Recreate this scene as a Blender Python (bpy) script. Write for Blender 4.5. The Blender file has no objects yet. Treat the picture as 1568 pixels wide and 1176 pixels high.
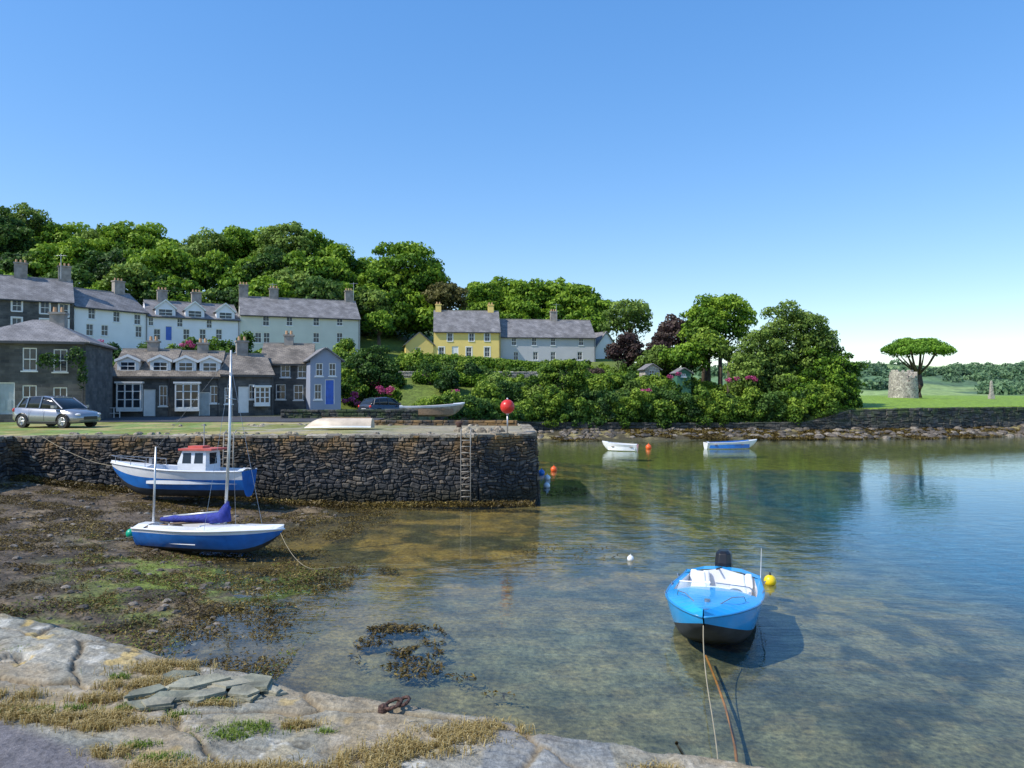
import bpy, math, random
import numpy as np
from mathutils import Vector, Matrix
random.seed(7); R=np.random.default_rng(11)
EYE=4.9; FL=1120.0
# image pixel coordinates unprojected from the camera viewpoint on the quay -> metres
def X(u,d): return (u-784)/FL*d
def Z(v,d): return EYE+(600-v)/FL*d
def GD(v,z): return (EYE-z)*FL/(v-600)
scn=bpy.context.scene
# ------------------------------------------------------------ materials
def newmat(name):
    m=bpy.data.materials.new(name); m.use_nodes=True
    nt=m.node_tree; return m,nt,nt.nodes,nt.links,nt.nodes['Principled BSDF']
def mat(name,col,rough=.6,metal=0,var=.15,scale=3.0,bump=.0,bscale=20,coat=0,spec=.5):
    m,nt,N,L,b=newmat(name)
    b.inputs['Roughness'].default_value=rough; b.inputs['Metallic'].default_value=metal
    b.inputs['Coat Weight'].default_value=coat; b.inputs['Specular IOR Level'].default_value=spec
    tc=N.new('ShaderNodeTexCoord'); n=N.new('ShaderNodeTexNoise'); n.inputs['Scale'].default_value=scale
    n.inputs['Detail'].default_value=6; L.new(tc.outputs['Object'],n.inputs['Vector'])
    r=N.new('ShaderNodeValToRGB'); c=np.array(col)
    r.color_ramp.elements[0].position=.3; r.color_ramp.elements[1].position=.7
    r.color_ramp.elements[0].color=(*(c*(1-var)),1); r.color_ramp.elements[1].color=(*np.minimum(c*(1+var),1),1)
    L.new(n.outputs['Fac'],r.inputs['Fac']); L.new(r.outputs['Color'],b.inputs['Base Color'])
    if bump>0:
        n2=N.new('ShaderNodeTexNoise'); n2.inputs['Scale'].default_value=bscale; n2.inputs['Detail'].default_value=5
        L.new(tc.outputs['Object'],n2.inputs['Vector'])
        bp=N.new('ShaderNodeBump'); bp.inputs['Strength'].default_value=bump; bp.inputs['Distance'].default_value=.05
        L.new(n2.outputs['Fac'],bp.inputs['Height']); L.new(bp.outputs['Normal'],b.inputs['Normal'])
    return m
def brickmat(name,c1,c2,mortar,bw,bh,rough=.85,ms=.02,var=.5,bump=.6):
    m,nt,N,L,b=newmat(name); b.inputs['Roughness'].default_value=rough
    uv=N.new('ShaderNodeUVMap'); uv.uv_map='UVMap'
    nz=N.new('ShaderNodeTexNoise'); nz.inputs['Scale'].default_value=3; L.new(uv.outputs['UV'],nz.inputs['Vector'])
    vm=N.new('ShaderNodeVectorMath'); vm.operation='MULTIPLY_ADD'
    L.new(nz.outputs['Color'],vm.inputs[0]); vm.inputs[1].default_value=(.12,.06,0); L.new(uv.outputs['UV'],vm.inputs[2])
    br=N.new('ShaderNodeTexBrick'); L.new(vm.outputs[0],br.inputs['Vector'])
    br.inputs['Scale'].default_value=1; br.inputs['Brick Width'].default_value=bw; br.inputs['Row Height'].default_value=bh
    br.inputs['Mortar Size'].default_value=ms; br.inputs['Color1'].default_value=(*c1,1); br.inputs['Color2'].default_value=(*c2,1)
    br.inputs['Mortar'].default_value=(*mortar,1); br.inputs['Mortar Smooth'].default_value=.3
    n=N.new('ShaderNodeTexNoise'); n.inputs['Scale'].default_value=.9; n.inputs['Detail'].default_value=8; L.new(uv.outputs['UV'],n.inputs['Vector'])
    mr=N.new('ShaderNodeMapRange'); mr.inputs['From Min'].default_value=.3; mr.inputs['From Max'].default_value=.7
    mr.inputs['To Min'].default_value=1-var; mr.inputs['To Max'].default_value=1+var; L.new(n.outputs['Fac'],mr.inputs['Value'])
    mx=N.new('ShaderNodeVectorMath'); mx.operation='SCALE'; L.new(br.outputs['Color'],mx.inputs[0]); L.new(mr.outputs[0],mx.inputs['Scale'])
    L.new(mx.outputs[0],b.inputs['Base Color'])
    bp=N.new('ShaderNodeBump'); bp.inputs['Strength'].default_value=bump; bp.inputs['Distance'].default_value=.03; bp.invert=True
    L.new(br.outputs['Fac'],bp.inputs['Height']); L.new(bp.outputs['Normal'],b.inputs['Normal'])
    return m
def stonemat(name,stops,moss=None,mossz=(2.2,2.9),weedz=None):
    m,nt,N,L,b=newmat(name); b.inputs['Roughness'].default_value=.85
    g=N.new('ShaderNodeNewGeometry'); r=N.new('ShaderNodeValToRGB')
    while len(r.color_ramp.elements)<len(stops): r.color_ramp.elements.new(.5)
    for i,(p,c) in enumerate(stops):
        r.color_ramp.elements[i].position=p; r.color_ramp.elements[i].color=(*c,1)
    L.new(g.outputs['Random Per Island'],r.inputs['Fac'])
    n=N.new('ShaderNodeTexNoise'); n.inputs['Scale'].default_value=6; n.inputs['Detail'].default_value=7; L.new(g.outputs['Position'],n.inputs['Vector'])
    mr=N.new('ShaderNodeMapRange'); mr.inputs['From Min'].default_value=.3; mr.inputs['From Max'].default_value=.7
    mr.inputs['To Min'].default_value=.5; mr.inputs['To Max'].default_value=1.5; L.new(n.outputs['Fac'],mr.inputs['Value'])
    mx=N.new('ShaderNodeVectorMath'); mx.operation='SCALE'; L.new(r.outputs['Color'],mx.inputs[0]); L.new(mr.outputs[0],mx.inputs['Scale'])
    out=mx.outputs[0]
    sp=N.new('ShaderNodeSeparateXYZ'); L.new(g.outputs['Position'],sp.inputs[0])
    n2=N.new('ShaderNodeTexNoise'); n2.inputs['Scale'].default_value=1.3; n2.inputs['Detail'].default_value=6; L.new(g.outputs['Position'],n2.inputs['Vector'])
    def zmix(out,z0,z1,col,nlo,nhi):
        a=N.new('ShaderNodeMapRange'); a.inputs['From Min'].default_value=z0; a.inputs['From Max'].default_value=z1; L.new(sp.outputs['Z'],a.inputs['Value'])
        c=N.new('ShaderNodeMapRange'); c.inputs['From Min'].default_value=nlo; c.inputs['From Max'].default_value=nhi; L.new(n2.outputs['Fac'],c.inputs['Value'])
        mm=N.new('ShaderNodeMath'); mm.operation='MULTIPLY'; L.new(a.outputs[0],mm.inputs[0]); L.new(c.outputs[0],mm.inputs[1])
        x=N.new('ShaderNodeMix'); x.data_type='RGBA'; L.new(mm.outputs[0],x.inputs['Factor']); L.new(out,x.inputs['A']); x.inputs['B'].default_value=(*col,1)
        return x.outputs['Result']
    if moss: out=zmix(out,mossz[0],mossz[1],moss,.42,.6)
    if weedz: out=zmix(out,weedz[1],weedz[0],(.025,.023,.012),.2,.45)
    L.new(out,b.inputs['Base Color'])
    bp=N.new('ShaderNodeBump'); bp.inputs['Strength'].default_value=.7; bp.inputs['Distance'].default_value=.04
    n3=N.new('ShaderNodeTexNoise'); n3.inputs['Scale'].default_value=12; n3.inputs['Detail'].default_value=5; L.new(g.outputs['Position'],n3.inputs['Vector'])
    L.new(n3.outputs['Fac'],bp.inputs['Height']); L.new(bp.outputs['Normal'],b.inputs['Normal'])
    return m
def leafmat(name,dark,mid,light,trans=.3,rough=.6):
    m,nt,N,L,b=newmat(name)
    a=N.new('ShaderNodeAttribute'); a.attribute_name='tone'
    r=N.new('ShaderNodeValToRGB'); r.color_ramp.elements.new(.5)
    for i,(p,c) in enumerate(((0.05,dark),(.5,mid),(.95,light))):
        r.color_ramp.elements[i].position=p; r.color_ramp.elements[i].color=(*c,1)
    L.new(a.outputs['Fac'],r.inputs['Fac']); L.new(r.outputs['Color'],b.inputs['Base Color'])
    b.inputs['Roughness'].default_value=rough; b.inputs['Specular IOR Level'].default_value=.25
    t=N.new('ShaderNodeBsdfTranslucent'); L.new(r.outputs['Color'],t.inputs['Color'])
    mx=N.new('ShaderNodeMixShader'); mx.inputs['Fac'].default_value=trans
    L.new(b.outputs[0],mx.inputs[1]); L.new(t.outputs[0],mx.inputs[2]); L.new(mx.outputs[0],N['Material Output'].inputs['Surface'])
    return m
def vcolmat(name,scale=8,var=.35,rough=.9,bump=.5,scale2=1.2,bdist=.03):
    m,nt,N,L,b=newmat(name); b.inputs['Roughness'].default_value=rough; b.inputs['Specular IOR Level'].default_value=.3
    a=N.new('ShaderNodeAttribute'); a.attribute_name='Col'; g=N.new('ShaderNodeNewGeometry')
    out=a.outputs['Color']
    for s,vv in ((scale,var),(scale2,var*.8)):
        n=N.new('ShaderNodeTexNoise'); n.inputs['Scale'].default_value=s; n.inputs['Detail'].default_value=9; n.inputs['Roughness'].default_value=.65
        L.new(g.outputs['Position'],n.inputs['Vector'])
        mr=N.new('ShaderNodeMapRange'); mr.inputs['From Min'].default_value=.3; mr.inputs['From Max'].default_value=.7
        mr.inputs['To Min'].default_value=1-vv; mr.inputs['To Max'].default_value=1+vv; L.new(n.outputs['Fac'],mr.inputs['Value'])
        mx=N.new('ShaderNodeVectorMath'); mx.operation='SCALE'; L.new(out,mx.inputs[0]); L.new(mr.outputs[0],mx.inputs['Scale']); out=mx.outputs[0]
        if s==scale:
            bp=N.new('ShaderNodeBump'); bp.inputs['Strength'].default_value=bump; bp.inputs['Distance'].default_value=bdist
            L.new(n.outputs['Fac'],bp.inputs['Height']); L.new(bp.outputs['Normal'],b.inputs['Normal'])
    L.new(out,b.inputs['Base Color']); return m

M_white=mat('white_paint',(.78,.78,.76),.4,var=.06)
M_whiteB=mat('white_gelcoat',(.78,.79,.8),.25,var=.07,coat=.3)
M_cyan=mat('cyan_gelcoat',(.02,.36,.80),.22,var=.06,coat=.5)
M_cyand=mat('cyan_gelcoat_dark',(.02,.25,.55),.3,var=.1,coat=.3)
M_blue=mat('blue_hull_paint',(.015,.16,.52),.35,var=.2,coat=.2)
M_dblue=mat('blue_canvas',(.02,.035,.25),.8,var=.25,scale=8,bump=.5)
M_antif=mat('antifoul_dark',(.03,.035,.04),.8,var=.4)
M_red=mat('red_paint',(.6,.03,.02),.35,var=.12)
M_redroof=mat('red_roof_paint',(.6,.13,.1),.5,var=.12)
M_orange=mat('orange_plastic',(.85,.12,.02),.35,var=.1)
M_yellow=mat('yellow_plastic',(.85,.6,.01),.35,var=.08)
M_black=mat('black_plastic',(.012,.012,.014),.35,var=.2)
M_rubber=mat('rubber',(.02,.02,.02),.8)
M_metal=mat('galvanised_metal',(.45,.45,.46),.4,metal=.8)
M_alu=mat('mast_aluminium',(.62,.62,.6),.35,metal=.5)
M_rust=mat('rusty_iron',(.085,.045,.035),.9,var=.5,scale=60,bump=.6,bscale=90)
M_wood=mat('weathered_wood',(.25,.17,.1),.75,var=.3,scale=10)
M_rope=mat('rope',(.35,.3,.2),.9); M_ropeo=mat('weedy_rope',(.40,.17,.03),.9,var=.4)
M_silver=mat('silver_car_paint',(.30,.31,.34),.25,metal=.5,var=.04,coat=.8)
M_darkcar=mat('dark_car_paint',(.03,.035,.05),.25,var=.05,coat=.8)
M_glass=mat('dark_glass',(.02,.025,.03),.06,var=.3)
M_lens=mat('lamp_lens',(.7,.7,.72),.1)
M_window=mat('window_glass',(.035,.045,.06),.08,var=.6,scale=1.5)
M_slate=brickmat('slate_roof',(.17,.165,.17),(.24,.23,.23),(.08,.08,.085),.32,.24,ms=.012,var=.35)
M_slateb=brickmat('slate_roof_brown',(.15,.13,.11),(.24,.205,.165),(.06,.055,.05),.32,.24,ms=.012,var=.5)
M_dstone=brickmat('dark_rubble_stone',(.06,.063,.066),(.12,.118,.11),(.10,.10,.095),.5,.22,var=.4)
M_rwhite=mat('white_render',(.84,.83,.84),.8,var=.06,scale=.6); M_rlav=mat('pale_blue_render',(.77,.77,.83),.8,var=.07,scale=.6)
M_rgreen=mat('pale_green_render',(.62,.62,.56),.8,var=.07,scale=.6); M_ryel=mat('yellow_render',(.83,.63,.20),.8,var=.06,scale=.6)
M_rgrey=mat('grey_render',(.51,.51,.53),.8,var=.06,scale=.6); M_rblue=mat('soft_blue_render',(.27,.31,.40),.8,var=.06,scale=.6)
M_chim=mat('chimney_render',(.30,.27,.24),.9,var=.3,scale=2); M_pot=mat('chimney_pot',(.45,.28,.16),.9)
M_doorb=mat('blue_door',(.03,.12,.5),.4); M_doorg=mat('grey_door',(.35,.4,.42),.5)
M_gut=mat('gutter',(.05,.05,.055),.5)
M_bark=mat('bark',(.09,.07,.05),.95,var=.4,bump=.6)
M_asph=mat('asphalt',(.06,.06,.065),.9,var=.25,scale=2,bump=.4,bscale=60)
M_grassq=vcolmat('quay_grass',5,.35)
M_pier=stonemat('pier_stone',[(0,(.026,.028,.032)),(.45,(.048,.048,.050)),(.8,(.085,.078,.070)),(1,(.17,.14,.105))],moss=(.24,.145,.055),mossz=(1.7,3.0),weedz=(.3,1.0))
M_cope=stonemat('coping_stone',[(0,(.16,.14,.11)),(.5,(.26,.22,.16)),(1,(.36,.31,.23))])
M_sea=stonemat('sea_wall_stone',[(0,(.030,.034,.034)),(.5,(.06,.06,.055)),(1,(.12,.11,.095))],moss=(.06,.09,.03),mossz=(1.,3.),weedz=(.3,1.))
M_core=mat('wall_mortar',(.028,.028,.026),.95,var=.4)
M_tower=stonemat('tower_stone',[(0,(.25,.23,.20)),(.5,(.34,.31,.27)),(1,(.46,.43,.37))])
LF_wood=leafmat('woodland_leaves',(.018,.055,.006),(.095,.205,.014),(.27,.41,.035))
LF_dark=leafmat('dark_leaves',(.012,.035,.012),(.04,.10,.018),(.11,.20,.035))
LF_pine=leafmat('pine_needles',(.04,.11,.012),(.12,.26,.025),(.22,.40,.04))
LF_ash=leafmat('ash_leaves',(.03,.07,.015),(.12,.20,.03),(.26,.37,.07))
LF_cop=leafmat('copper_leaves',(.02,.012,.015),(.06,.035,.035),(.11,.08,.06))
LF_shr=leafmat('shrub_leaves',(.016,.05,.008),(.085,.175,.016),(.26,.37,.04))
LF_pink=leafmat('pink_blossom',(.25,.03,.10),(.5,.06,.2),(.7,.2,.4))
LF_weed=leafmat('seaweed',(.03,.022,.007),(.115,.080,.020),(.30,.23,.06),trans=.1,rough=.5)
LF_dry=leafmat('dry_grass',(.18,.12,.03),(.44,.33,.12),(.66,.54,.27))
LF_grn=leafmat('green_grass',(.06,.11,.01),(.16,.24,.03),(.32,.38,.08))

# ------------------------------------------------------------ mesh tools
def link(o,parent=None):
    scn.collection.objects.link(o)
    if parent: o.parent=parent
    return o
def empty(name,loc=(0,0,0),rz=0,rx=0,ry=0):
    e=bpy.data.objects.new(name,None); e.empty_display_size=.3
    e.matrix_world=Matrix.Translation(loc)@Matrix.Rotation(rz,4,'Z')@Matrix.Rotation(ry,4,'Y')@Matrix.Rotation(rx,4,'X'); return link(e)
class MB:
    def __init__(s): s.v=[];s.f=[];s.m=[]
    def face(s,pts,m=0):
        i=len(s.v); s.v+= [tuple(p) for p in pts]; s.f.append(tuple(range(i,i+len(pts)))); s.m.append(m)
    def box(s,x0,x1,y0,y1,z0,z1,m=0):
        i=len(s.v); s.v+=[(x0,y0,z0),(x1,y0,z0),(x1,y1,z0),(x0,y1,z0),(x0,y0,z1),(x1,y0,z1),(x1,y1,z1),(x0,y1,z1)]
        for f in ((0,3,2,1),(4,5,6,7),(0,1,5,4),(1,2,6,5),(2,3,7,6),(3,0,4,7)): s.f.append(tuple(i+k for k in f)); s.m.append(m)
    def loft(s,rings,m=0,closed=True,cap=True):
        n=len(rings[0]); i0=len(s.v)
        for r in rings: s.v+=[tuple(p) for p in r]
        for a in range(len(rings)-1):
            for k in range(n if closed else n-1):
                k2=(k+1)%n; mm=m[k] if isinstance(m,(list,tuple)) else m
                s.f.append((i0+a*n+k,i0+a*n+k2,i0+(a+1)*n+k2,i0+(a+1)*n+k)); s.m.append(mm)
        if cap and closed:
            mm=m[0] if isinstance(m,(list,tuple)) else m
            s.f.append(tuple(i0+k for k in range(n))[::-1]); s.m.append(mm)
            j=i0+(len(rings)-1)*n; s.f.append(tuple(j+k for k in range(n))); s.m.append(mm)
    def tube(s,pts,rs,n=8,m=0):
        rings=[]
        for i,p in enumerate(pts):
            p=Vector(p); a=Vector(pts[max(i-1,0)]); b=Vector(pts[min(i+1,len(pts)-1)]); t=(b-a).normalized()
            u=t.cross(Vector((0,0,1))); 
            if u.length<.05: u=t.cross(Vector((1,0,0)))
            u.normalize(); w=t.cross(u); r=rs[i] if isinstance(rs,(list,tuple)) else rs
            rings.append([p+u*math.cos(q)*r+w*math.sin(q)*r for q in [2*math.pi*k/n for k in range(n)]])
        s.loft(rings,m)
    def sphere(s,c,r,m=0,n=14,k=8):
        if not isinstance(r,(tuple,list)): r=(r,r,r)
        rings=[]
        for a in range(k+1):
            th=-math.pi/2+math.pi*a/k; th=max(-1.54,min(1.54,th))
            rings.append([(c[0]+r[0]*math.cos(th)*math.cos(2*math.pi*q/n),c[1]+r[1]*math.cos(th)*math.sin(2*math.pi*q/n),c[2]+r[2]*math.sin(th)) for q in range(n)])
        s.loft(rings,m)
    def rock(s,x_,y_,z_,r,h=.7,m=0):
        s.loft([[(x_+r*k*math.cos(a_)*random.uniform(.7,1.3),y_+r*k*math.sin(a_)*random.uniform(.7,1.3),z_+zq) for a_ in [j*math.pi/3.5 for j in range(7)]] for k,zq in ((1,0),(.95,r*h*.55),(.5,r*h))],m)
    def build(s,name,mats,parent=None,smooth=False,bevel=0,subsurf=0):
        me=bpy.data.meshes.new(name); me.from_pydata(s.v,[],s.f)
        for mm in mats: me.materials.append(mm)
        me.polygons.foreach_set('material_index',s.m)
        uvl=me.uv_layers.new(name='UVMap'); me.update()
        uv=np.zeros((len(me.loops),2),dtype=np.float32)
        V=np.array(s.v,dtype=float)
        for p in me.polygons:
            n=p.normal; h=math.hypot(n.x,n.y)
            t=Vector((-n.y/h,n.x/h,0)) if h>.05 else Vector((1,0,0)); b=n.cross(t)
            for li in p.loop_indices:
                q=V[me.loops[li].vertex_index]; uv[li]=(q[0]*t.x+q[1]*t.y+q[2]*t.z,q[0]*b.x+q[1]*b.y+q[2]*b.z)
        uvl.data.foreach_set('uv',uv.ravel())
        if smooth: me.polygons.foreach_set('use_smooth',[True]*len(me.polygons))
        o=link(bpy.data.objects.new(name,me),parent)
        if bevel: md=o.modifiers.new('b','BEVEL'); md.width=bevel; md.segments=2; md.limit_method='ANGLE'
        return o
def arrmesh(name,V,F,mt,tone=None,col=None,parent=None,smooth=False):
    me=bpy.data.meshes.new(name); V=np.asarray(V,dtype=np.float32); F=np.asarray(F,dtype=np.int32)
    me.vertices.add(len(V)); me.vertices.foreach_set('co',V.ravel())
    me.loops.add(F.size); me.loops.foreach_set('vertex_index',F.ravel())
    me.polygons.add(len(F)); me.polygons.foreach_set('loop_start',np.arange(0,F.size,F.shape[1],dtype=np.int32))
    try: me.polygons.foreach_set('loop_total',np.full(len(F),F.shape[1],dtype=np.int32))
    except Exception: pass
    me.update(calc_edges=True)
    if smooth: me.polygons.foreach_set('use_smooth',np.ones(len(F),dtype=bool))
    if tone is not None:
        a=me.attributes.new('tone','FLOAT','POINT'); a.data.foreach_set('value',np.asarray(tone,dtype=np.float32))
    if col is not None:
        a=me.attributes.new('Col','FLOAT_COLOR','POINT'); c=np.ones((len(V),4),dtype=np.float32); c[:,:3]=col; a.data.foreach_set('color',c.ravel())
    me.materials.append(mt); me.validate()
    return link(bpy.data.objects.new(name,me),parent)
_T=R.random((64,64,8))
def vn(x,y,s,k=0):
    x=np.asarray(x)/s+13.7*k; y=np.asarray(y)/s+5.1*k
    xi=np.floor(x).astype(int); yi=np.floor(y).astype(int); fx=x-xi; fy=y-yi; fx=fx*fx*(3-2*fx); fy=fy*fy*(3-2*fy)
    t=_T[:,:,k%8]; g=lambda a,b:t[a%64,b%64]
    return (g(xi,yi)*(1-fx)+g(xi+1,yi)*fx)*(1-fy)+(g(xi,yi+1)*(1-fx)+g(xi+1,yi+1)*fx)*fy
def fbm(x,y,s,k=0): return (vn(x,y,s,k)+.5*vn(x,y,s/2,k+1)+.25*vn(x,y,s/4,k+2)+.12*vn(x,y,s/8,k+3))/1.87
def sm(a,b,x): t=np.clip((x-a)/(b-a),0,1); return t*t*(3-2*t)
# ------------------------------------------------------------ foliage
def cards(pos,nrm,size,asp=.6):
    n=len(pos); nrm=nrm/np.linalg.norm(nrm,axis=1,keepdims=True)
    a=R.normal(size=(n,3)); t=np.cross(nrm,a); t/=np.linalg.norm(t,axis=1,keepdims=True)+1e-9; b=np.cross(nrm,t)
    s=size[:,None]; V=np.empty((n,4,3)); V[:,0]=pos-t*s; V[:,1]=pos-b*s*asp+nrm*s*.15; V[:,2]=pos+t*s; V[:,3]=pos+b*s*asp+nrm*s*.15
    return V.reshape(-1,3)
def lobeleaves(lobes,dens,size):
    P=[];N=[];T=[];S=[]
    for (cx,cy,cz,rx,ry,rz,tn) in lobes:
        n=max(20,int(dens*(rx*ry+rx*rz+ry*rz)/3*4*math.pi/(size*size*1.2)))
        d=R.normal(size=(n,3)); d/=np.linalg.norm(d,axis=1,keepdims=True)
        k=(d[:,2]>-.35)|(R.random(n)<.35); d=d[k]; n=len(d)
        r=.55+.62*R.random(n)**.8
        P.append(np.array([cx,cy,cz])+d*r[:,None]*np.array([rx,ry,rz])); N.append(d+R.normal(size=(n,3))*.6)
        T.append(np.clip(tn+.15*R.normal(size=n)+.6*(r-.88)+.16*d[:,2],0,1)); S.append(size*(.6+.8*R.random(n)))  # tone also paints shade: darker inside the lobe, lighter on top
    P=np.concatenate(P);N=np.concatenate(N);T=np.concatenate(T);S=np.concatenate(S)
    return cards(P,N,S),np.repeat(T,4)
def crown(c,r,n=20,k=.38,tone=.5,flat=-.25):
    out=[(c[0],c[1],c[2],r[0]*.70,r[1]*.70,r[2]*.70,tone-.4)]  # core lobe toned down to paint the shaded gaps of the crown
    for i in range(n):
        z=flat+(1-flat)*(i+.5)/n; a=i*2.39996+random.random()*.9; h=math.sqrt(max(0,1-z*z)); q=.58+.34*random.random()
        s=k*(.5+.8*random.random()); f=(r[0]+r[1]+r[2])/3
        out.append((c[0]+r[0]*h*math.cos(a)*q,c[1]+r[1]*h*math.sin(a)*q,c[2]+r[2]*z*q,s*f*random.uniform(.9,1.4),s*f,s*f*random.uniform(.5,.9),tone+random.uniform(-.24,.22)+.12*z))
    return out
def leafobj(name,lobes,mt,dens=1.5,size=.3,parent=None):
    V,T=lobeleaves(lobes,dens,size); return arrmesh(name,V,np.arange(len(V)).reshape(-1,4),mt,tone=T,parent=parent)
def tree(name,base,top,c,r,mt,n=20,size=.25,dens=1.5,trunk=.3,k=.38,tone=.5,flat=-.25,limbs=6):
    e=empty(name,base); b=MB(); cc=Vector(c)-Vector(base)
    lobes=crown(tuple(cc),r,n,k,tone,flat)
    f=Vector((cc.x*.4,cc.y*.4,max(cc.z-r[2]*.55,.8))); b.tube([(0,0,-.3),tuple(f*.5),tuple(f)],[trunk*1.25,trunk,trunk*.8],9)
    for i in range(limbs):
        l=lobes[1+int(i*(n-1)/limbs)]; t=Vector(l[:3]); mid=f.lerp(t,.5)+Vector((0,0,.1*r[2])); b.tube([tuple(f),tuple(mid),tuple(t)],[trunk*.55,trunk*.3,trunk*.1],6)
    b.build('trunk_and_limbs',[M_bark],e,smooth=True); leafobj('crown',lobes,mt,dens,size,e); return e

# ------------------------------------------------------------ terrain
def shore_x(y): return np.interp(y,[8,14.8,17,19.6,22,27,33],[-5.5,-6.6,-6.3,-7.2,-8.6,-8.6,-8.8])
def wall_y(x): return np.interp(x,[-12,-7,2,20,35,45,57,150,400],[63,67,77,79.5,79.5,81,85,112,190])
def height(x,y):
    s=x-shore_x(y)
    left=np.where(s<0,-s*.095,-np.minimum(s,12)*.030-np.maximum(s-12,0)*.08)+.12*(fbm(x,y,1.6,1)-.5)+.30*(fbm(x,y,5,2)-.5)*np.exp(-np.abs(s)/10)
    left=np.minimum(left,1.3)
    dw=wall_y(x)-y+1.6*(fbm(x,y,5,6)-.5)*sm(55,60,y)
    far=.85-dw*.19+.45*(fbm(x,y,2,3)-.5)
    far=np.where(dw>6,np.maximum(far,-.5-.02*dw),far)
    sea=np.maximum(np.maximum(left,np.where(x<22,far,far-.02*(x-22)*np.clip(dw/10,0,3))),-2.6)
    base=np.interp(x,[-12,-4,6,30,36],[3.0,2.5,1.5,1.5,3.1])
    A=np.interp(y,[68,80,105,120,150,200,400],[0,5.6,6.6,10,18,23,26]); B=np.interp(y,[80,90,112,125,160,220],[0,3.6,7.4,9.4,14.4,16])
    w=sm(-26,-14,x); hill=(A*(1-w)+B*w)*(1-sm(16,40,x))
    lawn=sm(30,42,x)*np.interp(y,[82,112,160,300],[0,1.25,1.3,-1])*(1-.45*sm(45,75,x))
    land=base+hill+lawn+.3*(fbm(x,y,6,4)-.5)*sm(70,90,y)
    xl=np.interp(y,[33,43,44,63,67],[-9,-9,-9,-8,-7])
    isl=((y>33.2)&(x<xl))|(x<-22.3)|(y>wall_y(x)+.35)
    flat=(y<66)&(x<-5)
    land=np.where(flat,2.955,land)
    return np.where(isl,land,sea),isl
def seq(*segs):
    out=[]
    for a,b,st in segs: out+=list(np.arange(a,b,st))
    return np.array(out)
def geo(a,b,s0,g=1.15):
    o=[a];s=s0
    while o[-1]<b: o.append(o[-1]+s); s*=g
    return np.array(o)
xs=np.concatenate([-geo(20,900,1)[::-1],seq((-19.9,10,.13),(10,70,.5)),geo(70,2500,1.5)])
ys=np.concatenate([seq((-6,4,1),(4,36,.13),(36,66,.7),(66,92,.35),(92,200,2)),geo(200,4000,8)])
XX,YY=np.meshgrid(xs,ys); HH,IL=height(XX,YY)
nx,ny=len(xs),len(ys); V=np.stack([XX.ravel(),YY.ravel(),HH.ravel()],1)
idx=np.arange(nx*ny).reshape(ny,nx); F=np.stack([idx[:-1,:-1].ravel(),idx[:-1,1:].ravel(),idx[1:,1:].ravel(),idx[1:,:-1].ravel()],1)
h=HH.ravel(); x=XX.ravel(); y=YY.ravel(); il=IL.ravel()
def mixc(a,b,t): return a*(1-t)[:,None]+np.array(b)[None,:]*t[:,None]
n1=fbm(x,y,1.1,0); n2=fbm(x,y,4,3); n3=fbm(x,y,.4,5); n4=fbm(x,y,.8,6)
col=np.zeros((len(h),3))+np.array([.125,.095,.065])
col=mixc(col,(.22,.165,.095),sm(.45,.7,n1)*.8); col=mixc(col,(.05,.04,.024),sm(.48,.60,n3)*.7)
col=mixc(col,(.17,.22,.035),sm(.44,.56,n2)*sm(.40,.52,n4)*sm(-.2,.0,h)*(1-sm(.15,.5,h))*(y<24)*.9)
sub=1-sm(-.2,.0,h)
col=mixc(col,(.34,.22,.045),sub*.9); col=mixc(col,(.07,.065,.018),sub*sm(.46,.60,n1)*.85)
nearw=(1-sm(15,22,y+.35*np.maximum(-x,0)))
col=mixc(col,(.20,.195,.12),(1-sm(-.25,-.05,h))*nearw*.85); col=mixc(col,(.22,.20,.045),(1-sm(-.6,-.2,h))*.7*(1-nearw))
col=mixc(col,(.05,.058,.035),(1-sm(-.4,-.1,h))*sm(.46,.58,n4)*.8); col=mixc(col,(.30,.24,.12),(1-sm(-.3,-.05,h))*sm(.58,.70,n3)*.5)
col=mixc(col,(.010,.12,.24),1-sm(-1.6,-.6,h))  # deep seabed painted blue, standing in for light absorbed by the water
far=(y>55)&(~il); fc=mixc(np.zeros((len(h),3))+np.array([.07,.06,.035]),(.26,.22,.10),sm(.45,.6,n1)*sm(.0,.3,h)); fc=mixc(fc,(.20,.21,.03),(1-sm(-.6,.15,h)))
fc=mixc(fc,(.010,.12,.24),1-sm(-2.1,-1.2,h)); col[far]=fc[far]  # far seabed gets the same painted depth absorption
g=mixc(np.zeros((len(h),3))+np.array([.10,.14,.025]),(.15,.20,.03),n2); g=mixc(g,(.21,.33,.03),sm(36,44,x)*(.7+.3*n2)); col[il]=g[il]
q=il&(y<66)&(x<-5); col[q]=np.array([.13,.13,.06])
arrmesh('ground',V,F,vcolmat('ground_mud_and_grass',9,.6,.75,1.,1.5,.05),col=col,smooth=True)

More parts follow.
